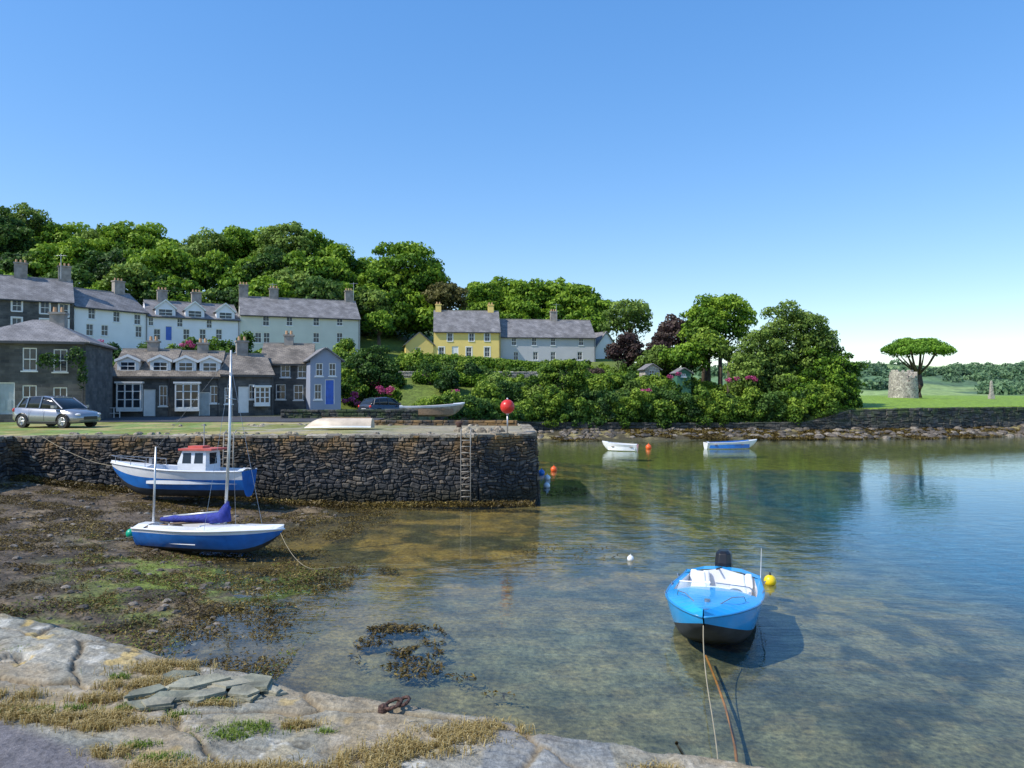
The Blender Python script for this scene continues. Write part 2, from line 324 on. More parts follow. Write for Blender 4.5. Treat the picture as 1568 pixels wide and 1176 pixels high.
# water
m,nt,N,L,b=newmat('harbour_water')
N.remove(b); g=N.new('ShaderNodeNewGeometry')
def wn(sx,sy,sc,det):
    mp=N.new('ShaderNodeMapping'); mp.inputs['Scale'].default_value=(sx,sy,1); L.new(g.outputs['Position'],mp.inputs['Vector'])
    n=N.new('ShaderNodeTexNoise'); n.inputs['Scale'].default_value=sc; n.inputs['Detail'].default_value=det; L.new(mp.outputs[0],n.inputs['Vector']); return n.outputs['Fac']
a1=wn(.6,1.3,1.6,3); a2=wn(.5,1.5,6,2); a3=wn(.4,1,.06,3)
mu=N.new('ShaderNodeMath'); mu.operation='MULTIPLY_ADD'; L.new(a2,mu.inputs[0]); mu.inputs[1].default_value=.25; L.new(a1,mu.inputs[2])
mr=N.new('ShaderNodeMapRange'); mr.inputs['From Min'].default_value=.35; mr.inputs['From Max'].default_value=.65; mr.inputs['To Min'].default_value=.12; mr.inputs['To Max'].default_value=.6; L.new(a3,mr.inputs['Value'])
bp=N.new('ShaderNodeBump'); bp.inputs['Distance'].default_value=.035; L.new(mu.outputs[0],bp.inputs['Height']); L.new(mr.outputs[0],bp.inputs['Strength'])
fr=N.new('ShaderNodeFresnel'); fr.inputs['IOR'].default_value=1.30; L.new(bp.outputs[0],fr.inputs['Normal'])
gl=N.new('ShaderNodeBsdfGlossy'); gl.inputs['Roughness'].default_value=.02; gl.inputs['Color'].default_value=(.86,.92,.96,1); L.new(bp.outputs[0],gl.inputs['Normal'])
tr=N.new('ShaderNodeBsdfTransparent'); tr.inputs['Color'].default_value=(.90,.95,.88,1)
df=N.new('ShaderNodeBsdfDiffuse'); df.inputs['Color'].default_value=(.01,.12,.24,1)
m1=N.new('ShaderNodeMixShader'); m1.inputs['Fac'].default_value=.05; L.new(tr.outputs[0],m1.inputs[1]); L.new(df.outputs[0],m1.inputs[2])
m2=N.new('ShaderNodeMixShader'); L.new(fr.outputs[0],m2.inputs['Fac']); L.new(m1.outputs[0],m2.inputs[1]); L.new(gl.outputs[0],m2.inputs[2])
L.new(m2.outputs[0],N['Material Output'].inputs['Surface'])
w=MB(); w.face([(-22,-5,0),(900,-5,0),(900,500,0),(-22,500,0)]); w.build('water',[m])

# ------------------------------------------------------------ stone walls
def stone_wall(name,pts,z0,z1,mt,sw=(.25,.6),sh=(.16,.34),depth=.09,batter=0,thick=.6,cope=True,core=True,warp=0.0,copem=None):
    """pts: polyline (x,y), left-to-right seen from the water; z1 float or list"""
    e=empty(name,(pts[0][0],pts[0][1],0)); b=MB(); c=MB(); cp=MB(); o=Vector((pts[0][0],pts[0][1],0))
    for i in range(len(pts)-1):
        p=Vector((*pts[i],0))-o; q=Vector((*pts[i+1],0))-o; Ln=(q-p).length; ex=(q-p)/Ln; nr=Vector((ex.y,-ex.x,0))
        za=z1[i] if isinstance(z1,(list,tuple)) else z1; zb_=z1[i+1] if isinstance(z1,(list,tuple)) else z1
        top=lambda s:za+(zb_-za)*s/Ln
        def P(s,z,d):
            if warp:
                k=min(1,max(0,(max(za,zb_)-.1-z)/.5)); s2=s+warp*.8*math.sin(z*5.1+s*2.3)*k+warp*.5*math.sin(z*11+s*5); z2=z+warp*k*(math.sin(s*1.9+z*1.3)+.7*math.sin(s*4.7-z*2.9)+.5*math.sin(s*9.1+z*4))
            else: s2,z2=s,z
            return p+ex*s2+nr*(d+batter*(max(za,zb_)-z))+Vector((0,0,z2))
        Q=lambda s,z,d:p+ex*s+nr*(d+batter*(max(za,zb_)-z))+Vector((0,0,z))
        if core: c.loft([[Q(0,z0,-.02),Q(Ln,z0,-.02),Q(Ln,z0,-thick),Q(0,z0,-thick)],[Q(0,za-.02,-.02),Q(Ln,zb_-.02,-.02),Q(Ln,zb_-.02,-thick),Q(0,za-.02,-thick)]])
        z=z0
        zt=max(za,zb_)
        while z<zt-.05:
            hh=random.uniform(*sh); 
            if z+hh>zt-.08: hh=zt-z
            s=0
            while s<Ln:
                ww=min(random.uniform(*sw),Ln-s); 
                if Ln-s-ww<.12: ww=Ln-s
                nsub=2 if (hh>.2 and random.random()<.35) else 1
                for kk in range(nsub):
                    a=z+hh*kk/nsub; t=z+hh*(kk+1)/nsub; t=min(t,top(s+ww/2)); 
                    if t-a<.05: continue
                    g_=.010; d=depth*random.uniform(.1,1); j=lambda:random.uniform(-.035,.035); iw=min(.04,ww*.18); ih=min(.035,(t-a)*.2)
                    s0,s1=s+g_,s+ww-g_; a0,t0=a+g_,t-g_
                    c1,c2,c3,c4=[abs(j())*1.0 for _ in range(4)]
                    oc=lambda m_,dd:[P(s0+m_*iw+c1,a0+m_*ih,dd),P(s1-m_*iw-c2,a0+m_*ih,dd),P(s1-m_*iw,a0+m_*ih+c2,dd),P(s1-m_*iw,t0-m_*ih-c3,dd),P(s1-m_*iw-c3,t0-m_*ih,dd),P(s0+m_*iw+c4,t0-m_*ih,dd),P(s0+m_*iw,t0-m_*ih-c4,dd),P(s0+m_*iw,a0+m_*ih+c1,dd)]
                    fr_=[v+nr*random.uniform(-.02,.02) for v in oc(1,d)]
                    b.loft([oc(0,-.04),oc(0,d*.6-.01),fr_],cap=True)
                s+=ww
            z+=hh
        if cope:
            s=0
            while s<Ln:
                ww=min(random.uniform(.35,.9),Ln-s)
                r1=[Q(s+.01,top(s)-.1,.1+random.uniform(-.08,.03)),Q(s+ww-.01,top(s+ww)-.1,.1+random.uniform(-.08,.03)),Q(s+ww-.01,top(s+ww)-.1,-.5),Q(s+.01,top(s)-.1,-.5)]
                r2=[v+Vector((0,0,.08+random.uniform(.0,.09))) for v in r1]; cp.loft([r1,r2]); s+=ww
    b.build('stones',[mt],e)
    if cope: cp.build('coping',[copem or mt],e)
    if core: c.build('core',[M_core],e)
    return e
pier_pts=[(-21.4,12),(-21.4,31.4),(-1.5,32.1),(1.05,33.4),(.95,42.5),(-9,43)]
stone_wall('harbour_pier_wall',pier_pts,-.7,[3,3,3,3,3,3],M_pier,sw=(.12,.42),sh=(.10,.25),batter=.06,warp=.06,depth=.12,copem=M_cope)
def poly_sheet(name,poly,z,mt,colf,step=.25,amp=.05):
    xs_=[p[0] for p in poly]; ys_=[p[1] for p in poly]
    gx=np.arange(min(xs_),max(xs_)+step,step); gy=np.arange(min(ys_),max(ys_)+step,step)
    A,B=np.meshgrid(gx,gy); cx=A+step/2; cy=B+step/2
    ins=np.zeros(cx.shape,bool); n=len(poly)
    for i in range(n):
        x1,y1=poly[i]; x2,y2=poly[(i+1)%n]
        if y1==y2: continue
        c=((y1>cy)!=(y2>cy))&(cx<(x2-x1)*(cy-y1)/(y2-y1)+x1); ins^=c
    Zz=z+amp*fbm(A,B,1.2,2); id_=np.arange(A.size).reshape(A.shape)
    k=ins[:-1,:-1]; F=np.stack([id_[:-1,:-1][k],id_[:-1,1:][k],id_[1:,1:][k],id_[1:,:-1][k]],1)
    V=np.stack([A.ravel(),B.ravel(),Zz.ravel()],1); return arrmesh(name,V,F,mt,col=colf(V[:,0],V[:,1]),smooth=True)
def qcol(x,y):
    n=fbm(x,y,2.5,1); n2=fbm(x,y,.8,4); c=mixc(np.zeros((len(x),3))+np.array([.19,.20,.05]),(.36,.30,.13),sm(.38,.58,n)); c=mixc(c,(.32,.29,.22),sm(.55,.68,n2)*.8)
    c=mixc(c,(.27,.24,.19),sm(-11,-2,x)*.7); c=mixc(c,(.13,.24,.03),sm(.45,.55,n2)*(x<-15)*.7); return c
poly_sheet('quay_grass',[(-70,8),(-21.6,8),(-21.6,31.7),(-1.5,32.4),(.75,33.6),(.7,42.2),(-9,42.7),(-9,46),(-70,46)],2.965,M_grassq,qcol,.25,.05)
rd=MB(); rd.face([(-90,46,3.02),(-9,46,3.02),(-9,57,3.02),(-40,54,3.02),(-90,50,3.02)]); rd.build('road',[M_asph])
stone_wall('sea_wall',[(-10,64.5),(-7,67),(2,77),(20,79.5),(32,79.5),(37,79.8),(45,81),(57,85),(110,100)],.2,[3.0,2.7,1.7,1.5,1.6,2.9,3.1,3.1,3.0],M_sea,sw=(.4,1.),sh=(.2,.45),depth=.16,warp=.06)
stone_wall('quay_stone_wall',[(X(430,52),52),(X(640,53),53)],2.9,3.6,M_sea,sw=(.3,.6),sh=(.2,.3),cope=True)
stone_wall('garden_stone_wall',[(X(610,90),90),(X(900,92),92)],4.0,7.4,M_tower,sw=(.4,.8),sh=(.25,.4))
stone_wall('garden_stone_wall',[(X(615,103),103),(X(760,104),104)],6.0,9.6,M_tower,sw=(.4,.8),sh=(.25,.4))

# ------------------------------------------------------------ buildings
def windows(wb,s0,s1,z0,z1,y=.1,fr=.07,bars=(1,1),sill=True):
    wb.face([(s0,y,z0),(s1,y,z0),(s1,y,z1),(s0,y,z1)],1)
    wb.box(s0,s0+fr,y-.05,y-.003,z0,z1); wb.box(s1-fr,s1,y-.05,y-.003,z0,z1)
    wb.box(s0+fr,s1-fr,y-.05,y-.003,z0,z0+fr); wb.box(s0+fr,s1-fr,y-.05,y-.003,z1-fr,z1)
    zm=(z0+z1)/2
    if bars[1]: wb.box(s0+fr,s1-fr,y-.06,y-.004,zm-.03,zm+.03)
    for k in range(bars[0]):
        sx=s0+(s1-s0)*(k+1)/(bars[0]+1); wb.box(sx-.018,sx+.018,y-.045,y-.005,z0+fr,z1-fr)
    if sill: wb.box(s0-.08,s1+.08,-.07,y-.05,z0-.09,z0-.002)
def house(name,u0,d0,u1,d1,D,zb,he,hr,wm,ops=(),chims=(),dormers=(),roofm=None,front_gable=False,surround=None,bays=(),hip=False,flip=None):
    roofm=roofm or M_slate
    p0=Vector((X(u0,d0),d0,zb)); p1=Vector((X(u1,d1),d1,zb)); Ln=(p1-p0).length; rz=math.atan2(p1.y-p0.y,p1.x-p0.x)
    e=empty(name,p0,rz); ex=(p1-p0)/Ln
    def S(u):
        k=(u-784)/FL; s=(k*p0.y-p0.x)/(ex.x-k*ex.y); return s,p0.y+ex.y*s
    O=[]
    for (u,v,w_,h_,*t) in ops:
        s,d=S(u); z=Z(v,d)-zb; O.append((max(.1,s-w_/2),min(Ln-.1,s+w_/2),z-h_/2,z+h_/2,t[0] if t else 'w'))
    O2=[]
    for o in O:
        if o[4].startswith('d'): o=(o[0],o[1],max(o[2],0.02),o[3],o[4])
        o=(o[0],o[1],o[2],min(o[3],he-.12),o[4]); O2.append(o)
    O=O2
    w=MB(); zlo=-3
    sx=sorted({0,Ln,*[o[0] for o in O],*[o[1] for o in O]}); sz=sorted({zlo,he,*[o[2] for o in O],*[o[3] for o in O]})
    for a in range(len(sx)-1):
        for c in range(len(sz)-1):
            mx_,mz=(sx[a]+sx[a+1])/2,(sz[c]+sz[c+1])/2
            if any(o[0]<mx_<o[1] and o[2]<mz<o[3] for o in O): continue
            w.face([(sx[a],0,sz[c]),(sx[a+1],0,sz[c]),(sx[a+1],0,sz[c+1]),(sx[a],0,sz[c+1])])
    for o in O:
        a,c,z0,z1=o[:4]; dd=.14
        w.face([(a,0,z0),(a,dd,z0),(a,dd,z1),(a,0,z1)]); w.face([(c,dd,z0),(c,0,z0),(c,0,z1),(c,dd,z1)])
        w.face([(a,0,z1),(a,dd,z1),(c,dd,z1),(c,0,z1)]); w.face([(a,dd,z0),(a,0,z0),(c,0,z0),(c,dd,z0)])
    if front_gable:
        w.face([(0,0,he),(Ln,0,he),(Ln/2,0,he+hr)]); w.face([(Ln,D,he),(0,D,he),(Ln/2,D,he+hr)])
        for s_ in (0,Ln): w.face([(s_,0,zlo),(s_,D,zlo),(s_,D,he),(s_,0,he)])
        w.face([(Ln,D,zlo),(0,D,zlo),(0,D,he),(Ln,D,he)])
    else:
        for s_ in (0,Ln):
            w.face([(s_,0,zlo),(s_,D,zlo),(s_,D,he),(s_,0,he)])
            if not hip: w.face([(s_,0,he),(s_,D,he),(s_,D/2,he+hr)])
        w.face([(Ln,D,zlo),(0,D,zlo),(0,D,he),(Ln,D,he)])
    w.build('walls',[wm],e)
    r=MB(); ov=.25; th=.12
    def slab(pts):
        n=Vector((Vector(pts[1])-Vector(pts[0])).cross(Vector(pts[2])-Vector(pts[0]))).normalized()
        if n.z<0: n=-n
        r.loft([[Vector(p)+n*.01 for p in pts],[Vector(p)+n*th for p in pts]])
    if front_gable:
        k=hr/(Ln/2); slab([(-ov,-ov,he-ov*k),(Ln/2,-ov,he+hr),(Ln/2,D,he+hr),(-ov,D,he-ov*k)]); slab([(Ln/2,-ov,he+hr),(Ln+ov,-ov,he-ov*k),(Ln+ov,D,he-ov*k),(Ln/2,D,he+hr)])
    elif hip:
        k=hr/(D/2); hx=D*.45
        slab([(-ov,-ov,he-ov*k),(Ln+ov,-ov,he-ov*k),(Ln-hx,D/2,he+hr),(hx,D/2,he+hr)]); slab([(Ln+ov,D+ov,he-ov*k),(-ov,D+ov,he-ov*k),(hx,D/2,he+hr),(Ln-hx,D/2,he+hr)])
        slab([(Ln+ov,-ov,he-ov*k),(Ln+ov,D+ov,he-ov*k),(Ln-hx,D/2,he+hr)]); slab([(-ov,D+ov,he-ov*k),(-ov,-ov,he-ov*k),(hx,D/2,he+hr)])
    else:
        k=hr/(D/2); e2=.06
        slab([(-e2,-ov,he-ov*k),(Ln+e2,-ov,he-ov*k),(Ln+e2,D/2,he+hr),(-e2,D/2,he+hr)]); slab([(-e2,D/2,he+hr),(Ln+e2,D/2,he+hr),(Ln+e2,D+ov,he-ov*k),(-e2,D+ov,he-ov*k)])
        r.box(-e2,Ln+e2,D/2-.1,D/2+.1,he+hr+.08,he+hr+.2,1)
    for (u,wd,yd,hd,hg) in dormers:
        s,_=S(u); k=hr/(D/2); z0=he+k*yd; zt=z0+hd; yb=min(D/2,(zt-he)/k)
        r.face([(s-wd/2,yd,z0),(s-wd/2,yd,zt),(s-wd/2,yb,zt)],2); r.face([(s+wd/2,yd,z0),(s+wd/2,yd,zt),(s+wd/2,yb,zt)],2)
        r.face([(s-wd/2,yd-.002,z0-.1),(s+wd/2,yd-.002,z0-.1),(s+wd/2,yd-.002,zt),(s,yd-.002,zt+hg),(s-wd/2,yd-.002,zt)],2)
        yb2=min(D/2,(zt+hg-he)/k); o_=.15
        for sg in (-1,1):
            pts=[(s,yd-o_,zt+hg),(s+sg*(wd/2+o_),yd-o_,zt-hg*o_*2/wd),(s+sg*(wd/2+o_),yb,zt-hg*o_*2/wd),(s,yb2,zt+hg)]
            slab(pts)
            r.face([(s,yd-o_-.01,zt+hg+.12),(s+sg*(wd/2+o_),yd-o_-.01,zt+.1),(s+sg*(wd/2+o_),yd-o_-.01,zt-.1),(s,yd-o_-.01,zt+hg-.08)],3)
    r.build('roof',[roofm,M_chim,(wm if dormers and dormers[0][2]==0 else M_white),M_white],e)
    g_=MB()
    if not front_gable:
        g_.box(0,Ln,-ov-.1,-ov+.02,he-ov*hr/(D/2)-.06,he-ov*hr/(D/2)+.04)
        g_.tube([(Ln-.15,-.06,0),(Ln-.15,-.06,he-.2)],.04,6)
        g_.build('gutter',[M_gut],e)
    wb=MB(); db=MB()
    for o in O:
        a,c,z0,z1,t=o
        if t[0]=='w': windows(wb,a,c,z0,z1,bars=((2 if c-a>1.1 else 1),1))
        else:
            mi={'d':0,'db':1,'dw':2,'dg':3}[t]
            db.box(a+.06,c-.06,.08,.13,z0,z1-.06,mi); db.box(a,a+.06,.04,.139,z0,z1,2); db.box(c-.06,c,.04,.139,z0,z1,2); db.box(a+.06,c-.06,.04,.139,z1-.06,z1,2)
            for q in (0,1): db.box(a+.16+q*(c-a-.24)/2,a+.16+q*(c-a-.24)/2+(c-a-.45)/2,.06,.078,z0+.25,z0+(z1-z0)*.45,mi); 
        if surround and t[0]=='w':
            for bx in ((a-.12,a-.002,z0,z1),(c+.002,c+.12,z0,z1),(a-.12,c+.12,z1+.002,z1+.14)): wb.box(bx[0],bx[1],-.025,.02,bx[2],bx[3],2)
    for (u,wd,yd,hd,hg) in dormers:
        s,_=S(u); z0=he+hr/(D/2)*yd; ww=wd*.36
        wb2=MB(); windows(wb2,s-ww,s+ww,z0+.08,z0+hd*.95,y=0,bars=(1,1),sill=False)
        off=len(wb.v); wb.v+=[(p[0],p[1]+yd-.012,p[2]) for p in wb2.v]; wb.f+=[tuple(i+off for i in f) for f in wb2.f]; wb.m+=wb2.m
    for (u,v,w_,h_) in bays:
        s,d=S(u); z=Z(v,d)-zb; a,c,z0,z1=s-w_/2,s+w_/2,z-h_/2,z+h_/2; y0=-.55
        wb.box(a,c,y0,-.004,z0-.25,z0,0); wb.box(a-.1,c+.1,y0-.1,-.004,z1,z1+.14,0)
        wb.face([(a+.05,y0+.05,z0),(c-.05,y0+.05,z0),(c-.05,y0+.05,z1),(a+.05,y0+.05,z1)],1)
        wb.face([(c-.05,y0+.05,z0),(c-.05,-.01,z0),(c-.05,-.01,z1),(c-.05,y0+.05,z1)],1)
        for k in range(4):
            q=a+(w_-.1)*k/3; wb.box(q,q+.1,y0,y0+.09,z0,z1,0)
        for f_ in (.0,.33,.66,.95): wb.box(a,c,y0+.02,y0+.045,z0+h_*f_,z0+h_*f_+.07,0)
        wb.box(c-.09,c,-.12,-.004,z0,z1,0)
    wb.build('windows',[M_white,M_window,surround or M_white],e)
    if db.v: db.build('doors',[M_doorg,M_doorb,M_white,M_doorg],e)
    if chims:
        cb=MB()
        for ch in chims:
            u,hh,w_=ch[:3]; s,_=S(u); s=min(max(s,w_/2-.05),Ln-w_/2+.05); yc=D/2; zt=he+hr+hh
            if front_gable: s=Ln/2; yc=D*.7
            cb.box(s-w_/2,s+w_/2,yc-.35,yc+.35,he+hr-1.2,zt,0); cb.box(s-w_/2-.08,s+w_/2+.08,yc-.43,yc+.43,zt,zt+.14,0)
            n=3 if w_>1 else 2
            for k in range(n):
                px=s+(k-(n-1)/2)*w_/n; cb.tube([(px,yc,zt+.14),(px,yc,zt+.5)],[.13,.1],8,1)
        cb.build('chimneys',[ch[3] if len(ch)>3 else M_chim,M_pot],e)
    return e
# lower row along the quay
house('grey_stone_house',-70,45,131,47,7,3,5.1,1.55,M_dstone,[(45,550,.8,1.45),(92,552,.8,1.45),(45,608,.8,1.5),(92,611,.8,1.5),(10,610,.9,2.0,'d')],[(62,.5,.9)],hip=True)
house('garage',128,53.5,169,54.5,5,3,2.9,1.2,M_dstone,[(149,620,1.75,2.1,'dw')],roofm=M_slateb)
house('stone_cottage',169,56,262,57,7,3,3.15,2.1,M_dstone,[(229,617,.85,2.1,'dw'),(250,606,.6,1.6)],[(218,.7,.8)],[(193,1.55,.5,.85,.4),(243,1.5,.5,.85,.4)],M_slateb,bays=[(200,606,1.75,1.9)])
house('stone_cottage',262,57,337,58,7,3,3.15,2.0,M_dstone,[(313,620,.8,2.,'dg'),(328,604,.6,1.4)],[(302,.7,.8)],[(283,1.5,.5,.85,.4),(320,1.5,.5,.85,.4)],M_slateb,bays=[(288,606,1.75,1.9)])
house('stone_cottage',337,58,419,60,7,3,3.3,1.7,M_dstone,[(350,606,.6,1.3),(373,612,.8,2.1,'dw'),(386,600,.5,1.2)],[(381,1.1,.9)],[],M_slateb,bays=[(400,605,1.2,1.3)])
house('stone_house',398,62.5,479,63.5,7,3,4.35,1.8,M_dstone,[(437,568,.8,1.1),(463,569,.8,1.1),(430,600,.8,1.3),(457,601,.8,1.3)],[(438,.8,.8)],[],M_slateb)
house('gabled_blue_house',475,61,522,62,6,3,4.6,.95,M_rblue,[(489,566,.6,1.1),(509,566,.6,1.1),(487,600,.6,1.3),(505,600,.8,2.1,'db')],[],front_gable=True)
# upper terrace on the hill
house('dark_stone_house',-70,78,112,84,8,9,6.2,2.9,M_dstone,[(68,470,.9,1.5),(97,475,.9,1.5),(68,499,.9,1.5),(97,500,.9,1.5),(25,466,.9,1.5),(25,497,.9,1.5)],[(30,1.6,1.3),(100,1.6,1.3)],surround=M_white)
house('white_terrace_house',113,84.5,225,92,8,9,5.85,2.5,M_rwhite,[(140,480,.85,1.3),(178,485,.85,1.3),(210,489,.85,1.3),(137,505,.85,1.4),(212,508,.85,1.4),(160,506,.85,1.3)],[(208,1.5,1.3)])
house('pale_blue_terrace_house',225.3,92,367,98,8,9,5.5,2.3,M_rlav,[(240,512,.8,1.4),(258,510,.8,1.8,'db'),(285,512,.8,1.4),(310,512,.8,1.4),(335,512,.8,1.4),(230,492,.7,1.1),(275,494,.7,1.1),(320,496,.7,1.1)],[(254,1.4,1.2),(308,1.4,1.2)],[(253,2.3,0,1.0,1.1),(298,2.3,0,1.0,1.1),(345,2.3,0,1.0,1.1)])
house('pale_green_long_house',367.3,98,551,104,8,9.2,6.1,2.8,M_rgreen,[(u,491,.85,1.4) for u in (407,443,484,520)]+[(u,517,.85,1.4) for u in (395,408,443,484,520)],[(370,1.6,1.2),(422,1.3,1.2),(541,1.5,1.1)])
house('yellow_house',664,113,766,114,8,9.3,5.,3.5,M_ryel,[(u,516,.8,1.3) for u in (689,722,746)]+[(u,539,.85,1.5) for u in (676,718,746)]+[(697,541,1.,2.2,'dw')],[(671,1.0,.9,M_ryel),(754,1.0,.9,M_ryel)],surround=M_white)
house('yellow_annexe',621,112,663.5,112.8,7,9.3,2.9,1.8,M_ryel,[(640,538,.8,1.2)],[],front_gable=True)
house('grey_long_house',766.5,115,912,117,8,9.0,4.6,3.0,M_rgrey,[(u,523,.8,1.2) for u in (787,818,847,890)]+[(u,545,.8,1.3) for u in (790,820,847,888)],[(855,1.4,1.1)])
house('white_gabled_house',912.5,121,944,123,8,9,3.4,2.5,M_rwhite,[(928,535,.9,1.2)],[],front_gable=True)
M_shed=mat('green_shed_paint',(.05,.16,.10),.7,var=.2)
house('garden_shed',1037,87.5,1058,87.7,2,5.6,1.6,.5,M_shed,[(1047,573,.6,.6)],[],front_gable=True)
house('garden_hut',988,90,1010,90.3,2.2,5.9,1.8,.6,M_tower,[(998,571,.7,.9)],[],front_gable=True)

# ------------------------------------------------------------ woodland and trees
crest=[(-30,335),(10,325),(50,330),(100,335),(150,338),(190,333),(230,338),(265,358),(310,350),(360,352),(400,342),(440,340),(480,350),(520,382),(555,402)]
def gz(x_,y_): return float(height(np.array([x_]),np.array([y_]))[0][0])
lob=[];lobd=[];loba=[]
for i,(u,v) in enumerate(crest):
    d=random.uniform(136,146); r=random.uniform(4.6,6.8); top=Z(v+random.uniform(-2,14),d)
    (loba if i in (1,4,8,11) else lob).extend(crown((X(u,d),d,top-r*.95),(r*random.uniform(.75,1.05),r,r*1.1),32,.25,random.uniform(.42,.64)))
    d=random.uniform(124,130); r=random.uniform(4.2,6); top=Z(v+random.uniform(26,62),d)
    (lobd if i%3==1 else lob).extend(crown((X(u+22,d),d,top-r*.9),(r,r,r),30,.25,random.uniform(.3,.68)))
    d=random.uniform(112,117); r=random.uniform(3.4,4.8); top=Z(v+random.uniform(70,95)if u<500 else 440,d)
    (lobd if i%3==0 else (loba if i%3==2 else lob)).extend(crown((X(u+8,d),d,top-r*.9),(r,r,r),28,.25,random.uniform(.28,.68)))
for (u,v,d,r) in [(618,370,135,7.4),(590,405,132,4.6),(650,405,133,5.2),(610,440,130,6),(650,455,130,5),(575,440,128,5),
    (742,432,150,5),(765,428,152,5.6),(812,428,150,5),(838,434,150,5),(872,426,150,6.2),(905,445,148,4.6),(740,465,145,5),(800,460,145,5),(850,465,146,5),(900,470,144,4.5)]:
    lob+=crown((X(u,d),d,Z(v,d)-r*.95),(r,r,r),34,.25,random.uniform(.38,.62))
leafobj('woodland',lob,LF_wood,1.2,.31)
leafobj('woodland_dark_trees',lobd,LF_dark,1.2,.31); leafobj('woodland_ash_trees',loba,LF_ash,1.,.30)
tb=MB()
for i in range(28):
    u=random.uniform(-20,560); d=random.uniform(118,140); x_=X(u,d); z_=gz(x_,d)
    tb.tube([(x_,d,z_-.5),(x_+.3,d,z_+7)],[.35,.2],7)
tb.build('woodland_trunks',[M_bark],smooth=True)
def T(name,u,vtop,d,w,h,mt,**k):
    x_=X(u,d); rz_=h/2; zt=Z(vtop,d); z0=gz(x_,d); return tree(name,(x_,d,z0),None,(x_,d,zt-rz_*.95),(w/2,w/2,rz_),mt,**k)
T('dark_conifer_tree',5,316,130,8,16,LF_dark,n=24,k=.3)
T('ash_tree',580,475,108,4,5,LF_wood,n=14,size=.2)
T('ash_tree',42,312,138,8,9,LF_ash,n=26,size=.26,k=.24,dens=.7)
T('brown_leaf_tree',683,428,128,7,8,leafmat('olive_leaves',(.04,.05,.015),(.10,.10,.03),(.17,.16,.05)),n=20,k=.3)
T('ash_tree',963,452,112,8,9,LF_ash,n=26,size=.22,dens=.8,limbs=8,k=.26)
T('copper_beech_tree',1035,483,108,7,8,LF_cop,n=20,size=.24,k=.3)
T('copper_beech_tree',960,512,100,5,6,LF_cop,n=16,size=.2,k=.3)
T('copper_beech_tree',1010,512,100,4,5,LF_cop,n=16,size=.2,k=.3)
T('broadleaf_tree',1103,445,100,9.5,11,LF_wood,n=36,size=.2,tone=.58,k=.25,dens=1.1)
T('broadleaf_tree',1078,462,99,6,7,LF_wood,n=24,size=.2,tone=.45,k=.25,dens=1.1)
T('broadleaf_tree',1050,525,92,5,5,LF_wood,n=18,size=.2)
T('broadleaf_tree',1010,530,96,4.5,5,LF_ash,n=18,size=.2)
T('broadleaf_tree',1085,505,93,5,5,LF_shr,n=18,size=.2)
T('waterside_tree',1210,457,87,9,15,LF_ash,n=60,size=.16,dens=1.0,k=.20,tone=.44,limbs=9,flat=-.7)
T('waterside_tree',1266,528,84,7.6,9,LF_wood,n=46,size=.16,dens=1.2,k=.22,tone=.30,limbs=8,flat=-.8)
T('waterside_tree',1250,488,86,6,9,LF_ash,n=36,size=.16,dens=.9,k=.22,tone=.34,limbs=8,flat=-.8)
T('waterside_tree',1164,505,85,7.5,11,LF_ash,n=44,size=.16,dens=1.2,k=.22,tone=.48,flat=-.8)
T('waterside_tree',1232,575,82.5,6.4,5,LF_wood,n=34,size=.15,tone=.55,flat=-.9,k=.25)
T('waterside_tree',1292,585,81.8,4,4.2,LF_wood,n=22,size=.15,tone=.3,flat=-.9,k=.28)
T('garden_palm_tree',1117,528,90,2.6,2.8,LF_ash,n=12,size=.25,dens=.8)
# umbrella pine
e=empty('umbrella_pine_tree',(X(1407,115),115,gz(X(1407,115),115))); b=MB(); H_=Z(545,115)-e.location.z
fk=(.0,0,H_*.55); b.tube([(0,0,-.3),(.25,0,H_*.3),fk],[.6,.45,.4],10)
lb=[]
for i in range(34):
    a=i*2.4; q=math.sqrt((i+.5)/34)*4.7; px,py=q*math.cos(a),q*math.sin(a)*.9; pz=H_+2.3-(q/4.9)**2*2.0+random.uniform(-.25,.25)
    if i%3==0: b.tube([fk,(px*.45,py*.45,H_*.8),(px*.8,py*.8,pz-.5)],[.2,.13,.06],6)
    lb.append((px-.2,py,pz,random.uniform(.8,1.3),1.1,random.uniform(.5,.8),.5+random.uniform(-.25,.2)))
b.build('trunk_and_limbs',[M_bark],e,smooth=True); leafobj('crown',lb,LF_pine,1.7,.16,e)
# shrubs & hedges
def scatter(n,x0,x1,y0,y1,r0,r1,tone=.5,sq=.85):
    o=[]
    for _ in range(n):
        a=random.uniform(x0,x1); c=random.uniform(y0,y1); r=random.uniform(r0,r1); z_=gz(a,c); t=tone+random.uniform(-.3,.3)
        hgt=random.choice([.8,.9,1.,1.6])
        for k in range(7):
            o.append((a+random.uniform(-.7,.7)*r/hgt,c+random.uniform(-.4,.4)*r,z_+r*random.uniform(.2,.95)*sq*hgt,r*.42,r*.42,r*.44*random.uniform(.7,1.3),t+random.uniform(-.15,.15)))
    return o
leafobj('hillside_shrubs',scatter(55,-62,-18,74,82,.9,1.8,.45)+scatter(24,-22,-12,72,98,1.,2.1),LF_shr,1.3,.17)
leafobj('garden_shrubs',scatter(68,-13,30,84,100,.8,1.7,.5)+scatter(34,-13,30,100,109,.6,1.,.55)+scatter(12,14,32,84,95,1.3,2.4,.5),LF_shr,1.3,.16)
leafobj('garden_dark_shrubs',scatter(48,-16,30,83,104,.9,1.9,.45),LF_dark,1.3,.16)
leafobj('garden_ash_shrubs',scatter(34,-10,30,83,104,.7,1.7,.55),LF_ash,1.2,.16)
leafobj('garden_copper_shrubs',scatter(9,-10,28,84,100,.7,1.4,.6),LF_cop,1.2,.16)
